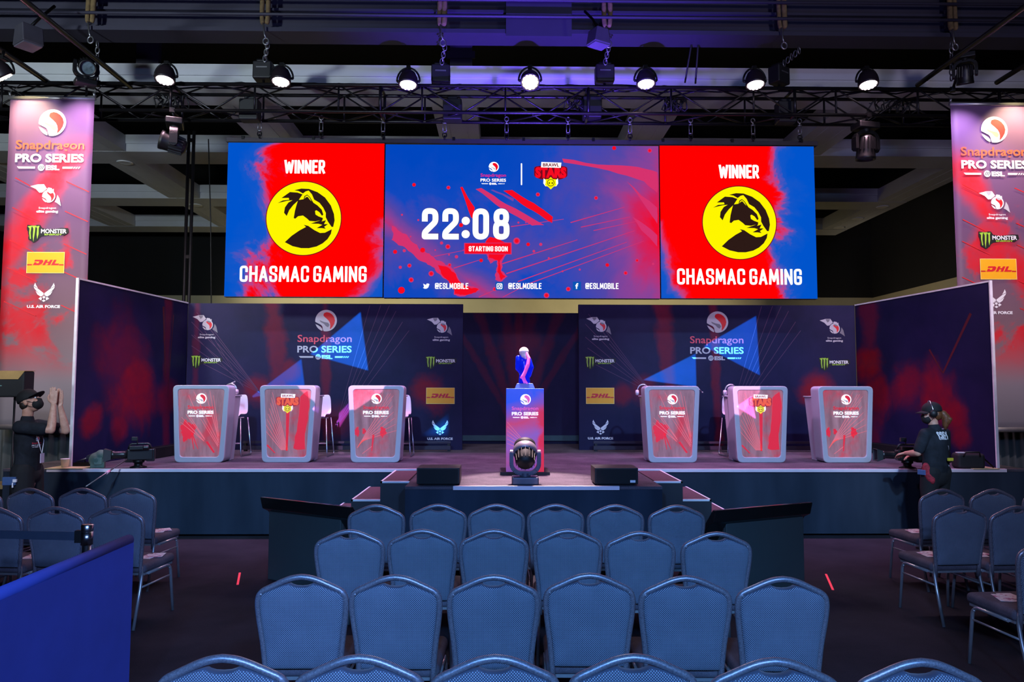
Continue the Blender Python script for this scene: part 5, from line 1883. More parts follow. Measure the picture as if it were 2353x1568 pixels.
t.set(color=t.ramp(t.m('ADD', t.m('MULTIPLY', n, .5), t.m('MULTIPLY', n2, .5)), [(0.3, lin((66, 60, 70))), (0.7, lin((112, 104, 114)))]), rough=.9, spec=.2)
M_SEATF = t.mat
t = NT('chair_frame_hammered')
n2 = t.noise(160.0, 2, .6)
t.set(color=t.ramp(n2, [(0.3, lin((122, 116, 128))), (0.7, lin((168, 160, 170)))]), rough=.38, metal=.55)
t.bump(n2, .2, .001)
M_FRAME = t.mat
M_LEG = plain('chair_leg_silver', (206, 208, 212), .3, .75, .08, 20)

HALF = [(.180, .36), (.186, .46), (.197, .58), (.213, .70), (.219, .765), (.218, .805), (.209, .833), (.190, .850), (.145, .871), (.09, .897), (.045, .913), (0, .918)]


def lean(z):
    """backrest rakes backwards (towards -y, the viewer) as it rises"""
    return -.235 - .10 * (z - .42) - .05 * max(0, z - .6)


def make_chair(label):
    t_ = thing('banquet_chair', label, 'chair', (0, 0, 0))
    # smooth outline
    half = rounded(HALF, .02, False, 3)
    out = [(-x, z) for x, z in half] + [(x, z) for x, z in half[-2::-1]]
    MB().tube([(x, lean(z), z) for x, z in out], .0148, 10, sx=1.0).build('back_frame', M_FRAME, t_)
    # padded back inside the frame with a hand slot left open at the top
    pad_h = [(x - .012, z - .012 * max(0, (z - .8) / .1)) for x, z in half if .475 < z < .893]
    pad_h = [(.1745, .456), (.1755, .466)] + pad_h
    pad_h += [(.058, .888), (.045, .879), (.026, .873), (0, .871)]
    poly = [(-x, z) for x, z in pad_h] + [(x, z) for x, z in pad_h[-2::-1]]
    poly += [(.1745 - .349 * q / 8, .454) for q in range(1, 8)]
    k = len(poly)
    cz = .68
    vs, fs = [], []
    for (s_, y) in ((1.0, 0.0), (1.0, -.012), (.97, -.020), (.90, -.026), (.6, -.030), (.2, -.031)):
        for x, z in poly:
            X_, Z_ = x * s_, cz + (z - cz) * (s_ if s_ > .9 else s_)
            vs.append((X_, lean(Z_) + y, Z_))
    R = 6
    for (s_, y) in ((1.0, .018), (.95, .030), (.7, .038), (.2, .04)):
        for x, z in poly:
            X_, Z_ = x * s_, cz + (z - cz) * s_
            vs.append((X_, lean(Z_) + y, Z_))
    def ringf(a_, b_):
        for i in range(k):
            fs.append((a_ * k + i, a_ * k + (i + 1) % k, b_ * k + (i + 1) % k, b_ * k + i))
    for i in range(5):
        ringf(i, i + 1)
    ringf(0, 6)
    for i in range(6, 9):
        ringf(i, i + 1)
    fs.append(tuple(5 * k + i for i in range(k)))
    fs.append(tuple(9 * k + i for i in range(k)))
    MB().add(vs, fs, 0, True).build('back_pad', M_FAB, t_)
    # seat cushion
    o = MB().box((0, .0, .435), (.43, .45, .075)).build('seat', M_SEATF, t_, .032, 4)
    # under-seat pan
    MB().bx(-.2, .2, -.21, .2, .385, .402).build('seat_pan', M_LEG, t_)
    for s_ in (-1, 1):
        pts = rounded([(.20, 0.0), (.165, .36), (.12, .392), (-.16, .392)], [0, .06, .04, 0])
        f_ = MB().tube([(s_ * (.205 if z > .3 else .205 + .012 * (1 - z / .3)), y, z) for y, z in pts], .0125, 8)
        f_.build('front_leg', M_LEG, t_)
        pts = [(-.335, 0.0), (-.245, .30), (lean(.42) + .01, .40), (lean(.47), .47)]
        MB().tube([(s_ * (.188 + .012 * (1 - z / .47)), y, z) for y, z in rounded(pts, .05)], .0125, 8).build('rear_leg', M_LEG, t_)
        MB().tube([(s_ * .205, .17, .30), (s_ * .198, -.245, .30)], .008, 8).build('side_stretcher', M_LEG, t_)
    return t_


def chair_spot(px, py):
    """floor point under a chair whose backrest peaks at this picture point"""
    p = atz(px, py, .93)
    return p.x, p.y - lean(.93)


CH0 = make_chair('blue chair')
used = False
rr = random.Random(21)


def put_chair(px, py, label, group, rz=0.0):
    global used
    x, y = chair_spot(px, py)
    rz += rr.uniform(-.03, .03)
    if not used:
        used = True
        CH0.location = (x, y, 0)
        CH0.rotation_euler = (0, 0, rz)
        CH0['label'] = label
        CH0['group'] = group
        return CH0
    return dup(CH0, (x, y, 0), rz, label, group)


O6 = ('leftmost', 'second from the left', 'third from the left', 'fourth from the left', 'fifth from the left', 'rightmost')
for row, gname, xs, ys in (
        ('front row of the middle block', 'middle block, front row', (866, 1006, 1140, 1277, 1416, 1554), (1160, 1159, 1159, 1159, 1160, 1161)),
        ('second row of the middle block', 'middle block, second row', (801, 970, 1135, 1307, 1474, 1648), (1218, 1217, 1217, 1217, 1222, 1223)),
        ('third row of the middle block', 'middle block, third row', (692, 912, 1132, 1357, 1578, 1803), (1321, 1322, 1322, 1318, 1324, 1326)),
        ('nearest row of the middle block', 'middle block, last row', (505, 822, 1133, 1455, 1787, 2120), (1506, 1506, 1506, 1504, 1513, 1515))):
    for k in range(6):
        put_chair(xs[k], ys[k], 'blue banquet chair, %s in the %s' % (O6[k], row), gname)
side_chairs = []
for xs, py, row, names, g in (
        ((-46, 75, 192, 308), 1122, 'front row of the left block', ('cut off at the picture edge', 'third from the aisle', 'second from the aisle', 'on the aisle'), 'left block of chairs'),
        ((-6, 131, 273), 1165, 'second row of the left block', ('cut off at the picture edge', 'behind the belt post', 'behind the blue barrier'), 'left block of chairs'),
        ((2158, 2277, 2398), 1124, 'front row of the right block', ('on the aisle', 'second from the aisle', 'cut off at the picture edge'), 'right block of chairs'),
        ((2201, 2330), 1163, 'second row of the right block', ('on the aisle, legs showing', 'cut off at the picture edge'), 'right block of chairs'),
        ((2412,), 1238, 'nearest row of the right block', ('cut off at the picture edge',), 'right block of chairs')):
    for px, nm in zip(xs, names):
        c = put_chair(px, py, 'blue chair in the %s, %s' % (row, nm), g, radians(-4 if px < 1000 else 5))
        side_chairs.append((c, row, nm))
# leaflets lying on the seats of the side blocks
t = NT('leaflet_paper')
n = t.noise(18, 3)
t.set(color=t.ramp(n, [(.4, lin((230, 214, 222))), (.52, lin((240, 236, 240))), (.6, lin((190, 120, 150)))]), rough=.6)
M_PAPER = t.mat
for i, (c, row, nm) in enumerate(side_chairs):
    p = c.matrix_world.translation if False else Vector(c.location)
    an = c.rotation_euler.z + rr.uniform(-.4, .4)
    o = MB().box((0, 0, 0), (.11, .17, .003)).box((.05, .04, .003), (.10, .15, .003), 0, Matrix.Rotation(.3, 3, 'Z')).build('leaflet', M_PAPER)
    sx = .08 if c.location.x < 0 else -.08
    o.location = (p.x + sx + rr.uniform(-.02, .02), p.y + .03, .4755)
    o.rotation_euler = (0, 0, an)
    tag(o, 'leaflets on chair seat, %s, %s' % (row, nm), 'leaflet', 'leaflets on the chair seats')
# ------------------------------------------------------------------ people
t = NT('skin_warm')
n = t.noise(30, 3, .6)
t.set(color=t.ramp(n, [(.3, lin((186, 134, 112))), (.7, lin((206, 156, 134)))]), rough=.5, spec=.4)
t.bsdf.inputs['Subsurface Weight'].default_value = .08
M_SKIN = t.mat
t = NT('black_tshirt_cotton')
n = t.noise(9, 4, .6, .4)
t.set(color=t.ramp(n, [(.3, lin((26, 29, 34))), (.7, lin((40, 44, 52)))]), rough=.85, spec=.2)
t.bump(t.noise(7, 4, .55, .8, sc=(1, 1, .5)), .5, .03)
M_SHIRT = t.mat
M_PANTS = plain('black_trousers', (20, 21, 25), .85, 0, .2, 8)
M_SHOE = plain('black_shoe', (16, 16, 17), .5)
M_CAP = plain('black_cap', (18, 18, 20), .8, 0, .15, 20)
M_MASK = plain('black_face_mask', (14, 14, 16), .8)
M_HAIRD = plain('dark_brown_hair', (38, 28, 22), .6, 0, .3, 60)
M_HAIRB = plain('auburn_hair', (104, 62, 34), .5, 0, .35, 60)
M_EYEW = plain('eye_white', (225, 222, 220), .3)
M_EYED = plain('eye_dark', (24, 18, 14), .2)
M_BADGE = plain('badge_paper', (220, 205, 225), .5)


def head_shape(b, M):
    """skull, jaw, nose, ears and neck root in a head frame: +x forward, +z up"""
    def e(c, r):
        b.ell(M @ Vector(c), r, 18, 12, 0, M.to_3x3())
    e((-.012, 0, .03), (.098, .077, .098))
    e((.018, 0, -.045), (.072, .062, .078))
    e((.055, 0, -.085), (.034, .038, .028))
    e((.094, 0, -.018), (.018, .014, .024))
    e((.086, 0, .008), (.012, .011, .02))
    for s in (-1, 1):
        e((-.012, s * .079, -.012), (.022, .012, .033))
        e((.07, s * .034, -.03), (.022, .022, .022))
    e((.083, 0, -.06), (.012, .026, .007))
    e((.081, 0, -.072), (.012, .022, .008))


def hand(b, W, D, N, side, curl=0.15, spread=.012, ln=1.0):
    """palm and five fingers; W wrist, D finger direction, N out of the palm; side +1/-1 where the thumb sits"""
    D, N = D.normalized(), N.normalized()
    A = D.cross(N).normalized() * side
    P = W + D * .05
    for k in (-.03, -.01, .01, .03):
        b.limb([W + A * k * .7 + D * .01, W + A * k * 1.0 + D * .09], [.013, .0125], 8)
    for k, L in zip((-.033, -.011, .011, .032), (.06, .078, .084, .074)):
        q = W + A * k + D * .09
        pts = [q]
        d = D.copy()
        for j in range(3):
            d = (d + N * curl * (1 + .2 * j)).normalized()
            q = q + (d + A * (k * 1.2)).normalized() * (L * ln / 3 * (1.25 - .2 * j))
            pts.append(q)
        b.limb(pts, [.0098, .0092, .0085, .0075], 8)
    q = W + A * .028 + D * .02
    b.limb([q, q + (A * .7 + D * .6 + N * .3).normalized() * .035, q + (A * .7 + D * .6 + N * .3).normalized() * .035 + (A * .25 + D * .9 + N * .3).normalized() * .032, q + (A * .7 + D * .6 + N * .3).normalized() * .035 + (D * .95 + N * .3).normalized() * .06], [.015, .0125, .011, .009], 8)


def eyes(M, t_):
    for s in (-1, 1):
        MB().ell(M @ Vector((.078, s * .031, .008)), (.011, .013, .010), 12, 8, 0, M.to_3x3()).build('eye', M_EYEW, t_).name = 'eye'
        MB().ell(M @ Vector((.087, s * .031, .008)), (.004, .006, .006), 10, 6, 0, M.to_3x3()).build('iris', M_EYED, t_)
        MB().tube([M @ Vector((.083, s * .015, .029)), M @ Vector((.086, s * .032, .034)), M @ Vector((.074, s * .05, .028))], .004, 6).build('eyebrow', M_HAIRD, t_)


def cap(M, t_, bill_tilt=0.0):
    c = MB()
    prof = []
    for i in range(9):
        an = pi / 2 * i / 8
        prof.append((max(.0001, sin(an)), cos(an)))
    T = M @ Matrix.Translation((-.014, 0, .045)) @ Matrix.Diagonal((.108, .088, .092, 1))
    c.lathe(prof[1:] + [(1.0, -.12), (.985, -.3)], 28, T)
    c.build('cap_crown', M_CAP, t_)
    b = MB()
    vs, fs = [], []
    n = 13
    for r_, z0 in ((.09, .018), (.165, -.002)):
        for i in range(n):
            an = -1.05 + 2.1 * i / (n - 1)
            R = r_ if r_ < .1 else .10 + .075 * cos(an * .9)
            vs.append(M @ Vector((-.014 + R * cos(an), R * .88 * sin(an), .03 + z0 - .02 * (sin(an) ** 2) + (R - .09) * bill_tilt)))
    fs = [(i, i + 1, n + i + 1, n + i) for i in range(n - 1)]
    o = b.add(vs, fs, 0, True).build('cap_bill', M_CAP, t_)
    md = o.modifiers.new('thick', 'SOLIDIFY')
    md.thickness = .006


def mask(M, t_):
    b = MB()
    b.ell(M @ Vector((.052, 0, -.058)), (.062, .064, .058), 20, 14, 0, M.to_3x3())
    b.ell(M @ Vector((.082, 0, -.03)), (.034, .034, .034), 14, 10, 0, M.to_3x3())
    b.fused('face_mask', M_MASK, t_, .006, 4)
    for s in (-1, 1):
        MB().tube([M @ Vector((.05, s * .062, -.035)), M @ Vector((.02, s * .078, -.01)), M @ Vector((-.01, s * .086, .01))], .0022, 5).tube([M @ Vector((.045, s * .064, -.085)), M @ Vector((.01, s * .078, -.06)), M @ Vector((-.012, s * .086, -.03))], .0022, 5).build('mask_loop', M_MASK, t_)


def torso(b, scale=1.0, belly=0.0, z0=.90, zs=1.44, half=.185):
    h = zs - z0
    prof = [(.0005, z0 - .12), (.09, z0 - .115), (.112, z0 - .06), (.114 + belly, z0 + .12 * h), (.108 + belly, z0 + .3 * h), (.116 + belly * .6, z0 + .55 * h), (.122, z0 + .75 * h), (.115, z0 + .9 * h), (.085, z0 + 1.0 * h), (.04, z0 + 1.08 * h), (.0005, z0 + 1.1 * h)]
    b.lathe(prof, 28, None, 0, True, (scale, scale * 1.42))
    b.limb([(0, -half * .8, zs - .02), (0, half * .8, zs - .02)], [.072 * scale, .072 * scale])


def legs(b, k=1.0, z0=.95, fwd=0.0):
    for s in (-1, 1):
        b.limb([(0, s * .085, z0), (.025, s * .1, .70), (.02, s * .105, .5), (-.005, s * .108, .28), (-.02, s * .11, .1)], [.095 * k, .08 * k, .066 * k, .06 * k, .052 * k])


def shoes(t_):
    for s in (-1, 1):
        b = MB()
        b.ell((.055, s * .115, .04), (.135, .048, .04))
        b.ell((-.02, s * .112, .065), (.06, .042, .06))
        b.bx(-.075, .185, s * .115 - .042, s * .115 + .042, 0.0, .022)
        b.fused('shoe', M_SHOE, t_, .01, 2)


# man gesturing at the left, in profile, head tipped back
p = at(66, 1000, 7.95)
t_ = thing('person', 'person in black cap, black mask and black t-shirt, hands raised together, at the left', 'person', (p.x, 7.95, 0), radians(4))
HM = Matrix.Translation((-.0, 0, 1.715)) @ Matrix.Rotation(radians(-24), 4, 'Y')
b = MB()
head_shape(b, HM)
b.limb([(-.02, 0, 1.44), (-.02, 0, 1.54), (-.015, 0, 1.64)], [.07, .052, .056])
torso(b, .8, 0, .92, 1.46)
legs(b, .9, .98)
for s, sh, el, wr in ((-1, (.0, -.17, 1.45), (.29, -.13, 1.415), (.262, -.045, 1.68)), (1, (.0, .17, 1.45), (.325, .10, 1.395), (.285, .035, 1.665))):
    S_, E_, W_ = Vector(sh), Vector(el), Vector(wr)
    b.limb([S_, S_.lerp(E_, .5), E_], [.052, .045, .039])
    b.limb([E_, E_.lerp(W_, .3), E_.lerp(W_, .75), W_], [.04, .042, .032, .026])
    hand(b, W_ + Vector((0, 0, .01)), Vector((-.06, -s * .02, 1)), Vector((-.12, -s * 1.0, 0)), -s, .05)
b.fused('body', M_SKIN, t_, .0075, 3)
eyes(HM, t_)
cap(HM, t_, .25)
mask(HM, t_)
h = MB()
h.ell(HM @ Vector((-.05, 0, -.02)), (.062, .076, .062), 16, 10, 0, HM.to_3x3())
h.fused('hair', M_HAIRD, t_, .008, 2)
b = MB()
torso(b, 1.0, .0, .98, 1.46)
b.limb([(-.02, 0, 1.48), (-.02, 0, 1.525)], [.075, .064])
for s, sh, el in ((-1, (.0, -.17, 1.45), (.29, -.13, 1.415)), (1, (.0, .17, 1.45), (.325, .10, 1.395))):
    S_, E_ = Vector(sh), Vector(el)
    b.limb([S_, S_.lerp(E_, .4), S_.lerp(E_, .68)], [.07, .07, .07])
SHM = b.fused('t_shirt', M_SHIRT, t_, .009, 4)
b = MB()
legs(b, 1.2, .98)
b.ell((0, 0, .94), (.125, .17, .12))
b.fused('trousers', M_PANTS, t_, .011, 3)
shoes(t_)
MB().box((-.06, -.20, .90), (.13, .035, .085)).build('belt_radio', plain('radio_blue_grey', (70, 96, 140), .4), t_, .006)
MB().box((.0, -.215, .905), (.035, .02, .03)).box((-.02, -.215, .86), (.012, .012, .05)).build('radio_clip', M_WHITE, t_)
MB().tube([(.05, -.06, 1.49), (.13, -.06, 1.30), (.165, -.05, 1.17)], .004, 6).tube([(.05, .06, 1.49), (.14, .03, 1.30), (.165, -.045, 1.17)], .004, 6).build('lanyard', M_WHITE, t_)
MB().box((.172, -.05, 1.12), (.006, .07, .10)).build('pass_card', M_BADGE, t_)
# chest print on the shirt
a = Art(0.0)
lockup(a, 0, 1.27, .062, 0, 4, 4, 0)
ao = a.build('shirt_print', [M_WHITE, M_SILVER, M_GREYP, M_RED, M_PINKRED], t_)
ao.rotation_euler = (0, 0, radians(58))
ao.location = (.36, -.20, 0)
md = ao.modifiers.new('dense', 'SUBSURF')
md.subdivision_type = 'SIMPLE'
md.levels = md.render_levels = 3
md = ao.modifiers.new('wrap', 'SHRINKWRAP')
md.target = SHM
md.wrap_method = 'PROJECT'
md.use_project_y = True
md.use_project_z = False
md.use_positive_direction = True
md.use_negative_direction = False
md.offset = .003

# camera operator at the right, seen from behind
p = at(2148, 1000, 8.62)
FA = math.atan2(.92, -.40)
t_ = thing('person', 'camera operator with cap, headset and auburn ponytail, CREW on the back of a black t-shirt', 'person', (p.x, 8.62, 0), FA)
HM = Matrix.Translation((.03, .01, 1.575)) @ Matrix.Rotation(radians(50), 4, 'Z') @ Matrix.Rotation(radians(8), 4, 'Y')
b = MB()
head_shape(b, HM)
b.limb([(.0, 0, 1.34), (.008, 0, 1.42), (.02, 0, 1.49)], [.068, .052, .054])
T2 = MB()
torso(b, .84, 0, .88, 1.36, .17)
legs(b, .86, .90)
for s, sh, el, wr in ((1, (.0, .165, 1.345), (.04, .25, 1.12), (.25, .18, 1.10)), (-1, (.0, -.165, 1.345), (.06, -.25, 1.12), (.27, -.06, 1.08))):
    S_, E_, W_ = Vector(sh), Vector(el), Vector(wr)
    b.limb([S_, S_.lerp(E_, .5), E_], [.052, .046, .038])
    b.limb([E_, E_.lerp(W_, .3), E_.lerp(W_, .75), W_], [.039, .041, .031, .025])
    hand(b, W_, (W_ - E_) + Vector((0, 0, -.03)), Vector((.15, 0, -1)), s, .35)
b.fused('body', M_SKIN, t_, .0075, 3)
eyes(HM, t_)
cap(HM, t_, 0)
mask(HM, t_)
MB().tube([HM @ Vector((-.005, .094 * cos(pi * q / 12), .02 + .128 * sin(pi * q / 12))) for q in range(13)], .009, 8).build('headset_band', M_CHROME, t_)
for s in (-1, 1):
    MB().lathe([(0, -.02), (.036, -.02), (.042, 0), (.034, .02), (0, .02)], 18, HM @ Matrix.Translation((-.005, s * .093, -.0)) @ Matrix.Rotation(pi / 2, 4, 'X')).build('ear_cup', M_BLACK, t_)
h = MB()
h.ell(HM @ Vector((-.055, 0, -.02)), (.058, .074, .07), 16, 10, 0, HM.to_3x3())
hp = [HM @ Vector((-.09, 0, .0)), HM @ Vector((-.125, 0, -.02)), HM @ Vector((-.145, .0, -.06)), HM @ Vector((-.14, .0, -.11)), HM @ Vector((-.125, .0, -.155)), HM @ Vector((-.12, 0, -.19))]
h.limb(hp, [.034, .042, .046, .044, .034, .016], 10)
h.limb([HM @ Vector((-.14, .01, -.05)), HM @ Vector((-.18, .02, -.09)), HM @ Vector((-.17, .02, -.13))], [.03, .026, .012], 8)
h.fused('hair', M_HAIRB, t_, .008, 2)
b = MB()
torso(b, .98, .01, .93, 1.36, .17)
b.limb([(0, 0, 1.385), (.008, 0, 1.41)], [.075, .065])
for s, sh, el in ((1, (.0, .165, 1.345), (.04, .25, 1.12)), (-1, (.0, -.165, 1.345), (.06, -.25, 1.12))):
    S_, E_ = Vector(sh), Vector(el)
    b.limb([S_, S_.lerp(E_, .45), S_.lerp(E_, .78)], [.066, .064, .062])
SHW = b.fused('t_shirt', M_SHIRT, t_, .009, 4)
b = MB()
legs(b, 1.18, .90)
b.ell((-.0, 0, .86), (.12, .17, .14))
b.fused('trousers', M_PANTS, t_, .011, 3)
shoes(t_)
b = MB()
b.ell((.0, .168, .93), (.05, .04, .085))
b.ell((-.01, .168, .90), (.045, .04, .07))
b.ell((-.03, .162, .85), (.04, .035, .06))
b.ell((-.06, .15, .82), (.03, .03, .05))
b.fused('tied_shirt', plain('red_checked_cloth', (150, 36, 50), .85, 0, .5, 30), t_, .008, 2)
MB().box((.03, .2, .90), (.10, .03, .06)).build('belt_radio', plain('radio_blue_grey', (70, 96, 140), .4), t_, .006)
MB().box((-.16, -.03, 1.055), (.03, .07, .035)).build('belt_pack', plain('yellow_label', (210, 196, 60), .5), t_, .004)
a = Art(0.0)
a.caps('CREW', .015, 1.275, .095, .175, 0, 0, wt=.2)
a.text('SEATTLE', .07, 1.38, .012, 1, 0, width=.08) if False else a.rect(.03, 1.395, .11, 1.40, 1, 0)
a.poly([(.06, 1.21), (.09, 1.205), (.10, 1.175), (.085, 1.15), (.08, 1.18)], 1, 0)
a.poly([(.05, .99), (.07, .965), (.09, .99), (.07, .98)], 0, 0)
ao = a.build('shirt_print', [M_WHITE, M_SILVER], t_)
ao.rotation_euler = (0, 0, -pi / 2)
ao.location = (-.4, 0, 0)
md = ao.modifiers.new('dense', 'SUBSURF')
md.subdivision_type = 'SIMPLE'
md.levels = md.render_levels = 3
md = ao.modifiers.new('wrap', 'SHRINKWRAP')
md.target = SHW
md.wrap_method = 'PROJECT'
md.use_project_y = True
md.use_project_z = False
md.use_positive_direction = True
md.use_negative_direction = False
md.offset = .003

# ------------------------------------------------------------------ broadcast cameras and loose kit on the stage edge
M_CAMB = plain('camera_body_black', (24, 24, 26), .35, .1)


def tv_camera(loc, rz, label, panbar):
    """lens along local +x"""
    t_ = thing('broadcast_camera', label, 'video camera', loc, rz, 'broadcast cameras on the stage edge')
    MB().lathe([(0, 0), (.10, 0), (.10, .015), (.05, .03), (.05, .06), (.07, .07), (.07, .10), (0, .10)], 20).build('mount', M_BLACKM, t_)
    MB().box((-.02, 0, .17), (.30, .12, .14)).box((-.14, .0, .16), (.10, .10, .16)).build('camera_body', M_CAMB, t_, .012)
    MB().lathe([(0, .10), (.045, .10), (.05, .14), (.048, .24), (.056, .25), (.056, .29), (.0, .29)], 24, Matrix.Translation((.03, 0, .17)) @ Matrix.Rotation(pi / 2, 4, 'Y')).build('lens_barrel', M_CAMB, t_)
    h = MB()
    h.add([(.31, -.055, .115), (.31, .055, .115), (.31, .055, .225), (.31, -.055, .225), (.39, -.085, .09), (.39, .085, .09), (.39, .085, .25), (.39, -.085, .25)], [(0, 1, 5, 4), (1, 2, 6, 5), (2, 3, 7, 6), (3, 0, 4, 7)])
    o = h.build('lens_hood', plain('lens_hood_grey', (46, 52, 54), .5), t_)
    md = o.modifiers.new('thick', 'SOLIDIFY'); md.thickness = .006
    MB().lathe([(0, .0), (.045, .0)], 20, Matrix.Translation((.323, 0, .17)) @ Matrix.Rotation(pi / 2, 4, 'Y')).build('lens_glass', plain('lens_glass_dark', (30, 40, 46), .05), t_)
    MB().tube(rounded([(.1, 0, ) if False else (.12, .24), (.10, .305), (-.12, .305), (-.14, .24)], .03) and [(x, 0, z) for x, z in rounded([(.12, .24), (.10, .305), (-.12, .305), (-.14, .24)], .03)], .013, 8).build('carry_handle', M_CAMB, t_)
    MB().box((.02, .09, .26), (.16, .06, .05)).tube([(-.06, .09, .26), (-.12, .09, .26)], .03, 12).build('viewfinder', M_CAMB, t_, .006)
    MB().box((-.05, -.064, .2), (.05, .008, .035)).box((.04, -.064, .18), (.025, .008, .02)).build('side_panel', M_STEEL, t_)
    MB().tube([(0.02, .02, .3), (.02, .02, .34), (.06, .02, .36)], .008, 6).box((.05, .02, .37), (.07, .05, .05)).build('top_light', M_CAMB, t_, .004)
    if panbar:
        a_, b_ = [Vector(q) for q in panbar]
        m_ = a_.lerp(b_, .45)
        MB().tube([a_, b_], .009, 8).build('pan_bar', M_STEEL if False else plain('pan_bar_grey', (110, 112, 116), .4, .7), t_)
        MB().tube([m_, m_ + (b_ - m_).normalized() * .06], .018, 10).build('pan_bar_clamp', plain('pan_clamp_pink', (226, 170, 190), .4), t_)
    return t_


p = at(318, 1070, 9.62)
rzc = radians(200)
c_, s_ = cos(-rzc), sin(-rzc)
loc = Vector((p.x, 9.62, ST))


def tolocal(w):
    d = Vector(w) - loc
    return Vector((d.x * c_ - d.y * s_, d.x * s_ + d.y * c_, d.z))


tv_camera(loc, rzc, 'black broadcast camera on the stage edge beside the left side wall', (tolocal(at(292, 1056, 9.5)), tolocal(at(197, 1119, 8.75))))
p = at(2085, 1072, 9.55)
tv_camera((p.x, 9.55, ST), radians(172), 'black broadcast camera worked by the operator with the CREW shirt', None)
# fabric monitor hood, boom microphone and rigging on the left stage corner
p = at(223, 1070, 9.6)
t_ = thing('monitor_hood', 'grey-green cloth monitor hood on the left stage corner', 'monitor hood', (p.x, 9.6, ST), radians(20))
b = MB()
b.ell((0, 0, .10), (.10, .09, .10)); b.ell((.04, 0, .15), (.07, .085, .08)); b.bx(-.07, .09, -.07, .07, .0, .1)
b.fused('hood_cloth', plain('grey_green_cloth', (84, 104, 92), .85, 0, .15, 10), t_, .008, 3)
MB().box((.02, -.075, .09), (.09, .02, .09)).build('flap', plain('grey_green_cloth_pale', (104, 122, 108), .85), t_, .008)
A, B = at(176, 1062, 9.75), at(232, 1041, 9.75)
t_ = thing('boom_microphone', 'boom microphone with dark foam lying across the left stage corner', 'microphone', A)
MB().tube([(0, 0, 0), (B - A) * .55], .011, 8).build('boom_pole', M_STEEL, t_)
MB().limb([(B - A) * .5, (B - A)], [.032, .034]).build('foam_windshield', plain('foam_dark', (40, 44, 62), .95), t_)
MB().tube([(.03, .02, A.z * 0 - (A.z - ST) + .01), (.06, .01, -.03), (.10, .02, .02)], .012, 6).box((.1, .0, -(A.z - ST) + .03), (.2, .16, .06)).build('stand_base', M_BLACKM, t_)
p = at(190, 1072, 9.58)
xb0 = at(2226, 1070, 9.55)
t_ = thing('equipment_bag', 'black equipment bag and folded arm on the right stage corner', 'bag', (xb0.x, 9.56, ST), radians(-8))
MB().box((0, 0, .10), (.34, .2, .20)).build('bag_body', plain('bag_nylon_black', (24, 24, 28), .7), t_, .04, 3)
MB().tube([(-.1, -.11, .16), (-.08, -.13, .22), (.08, -.13, .22), (.1, -.11, .16)], .01, 6).build('bag_handle', M_BLACK, t_)
MB().tube([(-.05, 0, .21), (.1, -.05, .2), (.28, -.05, .02)], .012, 6).build('folded_arm', M_BLACKM, t_)
MB().box((-.1, -.03, .205), (.1, .06, .012)).build('card', M_WHITE, t_)
# paper cup on the left stage end
p = at(149, 1074, 9.55)
t_ = thing('paper_cup', 'pale paper cup standing on the left end of the stage', 'cup', (p.x, 9.55, ST))
MB().lathe([(0, .002), (.038, .002), (.05, .115), (.052, .12), (.048, .118), (.036, .008), (0, .008)], 24).build('cup_body', plain('paper_cup_cream', (226, 222, 196), .6), t_)
MB().lathe([(.0505, .112), (.054, .115), (.054, .121), (.0495, .121)], 24).build('rolled_rim', M_WHITE, t_)
xe0, xe1 = at(100, 1076, SF - .05).x, at(186, 1076, SF - .05).x
o = MB().bx(xe0, xe1, SF - .03, SF + .35, ST + .001, ST + .012).build('side_shelf_board', plain('pale_wood', (200, 184, 140), .6))
tag(o, 'pale wooden board lying on the left end of the stage under the cup', 'board')
o = MB().bx(at(2240, 1080, SF - .05).x, at(2300, 1080, SF - .05).x, SF - .03, SF + .35, ST + .001, ST + .012).build('side_shelf_board', plain('pale_wood', (200, 184, 140), .6))
tag(o, 'pale wooden board lying on the right end of the stage', 'board')
# low wooden risers beyond the stage ends
for side, pa, pb, py in (('left', -60, 24, 1116), ('right', 2304, 2420, 1112)):
    xa, xb_ = at(pa, py, 10.5).x, at(pb, py, 10.5).x
    z = at((pa + pb) / 2, py, 10.5).z
    t_ = thing('wooden_riser', 'low riser with a tan top edge beyond the %s end of the stage' % side, 'riser', ((xa + xb_) / 2, 10.7, 0))
    MB().bx(-(xb_ - xa) / 2, (xb_ - xa) / 2, -.2, .25, 0, z - .05).build('riser_body', M_BLACK, t_)
    MB().bx(-(xb_ - xa) / 2, (xb_ - xa) / 2, -.21, .26, z - .05, z).build('top_board', plain('tan_board', (170, 144, 96), .6), t_)
# black bag with a tan flap held up on a stand at the left
p = at(33, 880, 8.95)
t_ = thing('light_bag', 'square black bag with tan top flap on a stand, at the left picture edge', 'bag', (p.x, 8.95, 0))
z0, z1 = at(36, 913, 8.95).z, at(36, 853, 8.95).z
MB().box((0, 0, (z0 + z1) / 2), (.36, .2, z1 - z0)).build('bag_body', plain('bag_nylon_black', (24, 24, 28), .7), t_, .02)
f = MB()
f.add([(-.182, -.104, z1), (.182, -.104, z1), (.115, -.113, z1 - .1), (-.095, -.113, z1 - .1), (-.182, .1, z1 + .006), (.182, .1, z1 + .006)], [(0, 1, 2, 3), (0, 4, 5, 1)])
o = f.build('top_flap', plain('tan_flap', (176, 140, 84), .7), t_)
md = o.modifiers.new('thick', 'SOLIDIFY'); md.thickness = .006
MB().lathe([(0, 0), (.022, 0), (.022, .002), (0, .002)], 16, Matrix.Translation((-.145, -.101, (z0 + z1) / 2 - .02)) @ Matrix.Rotation(pi / 2, 4, 'X')).box((-.10, -.102, (z0 + z1) / 2 - .02), (.04, .003, .012)).build('emblem', plain('teal_emblem', (110, 150, 146), .6), t_)
MB().tube([(0, .02, .0), (0, .02, z0)], .012, 10).build('stand_pole', M_BLACK, t_)
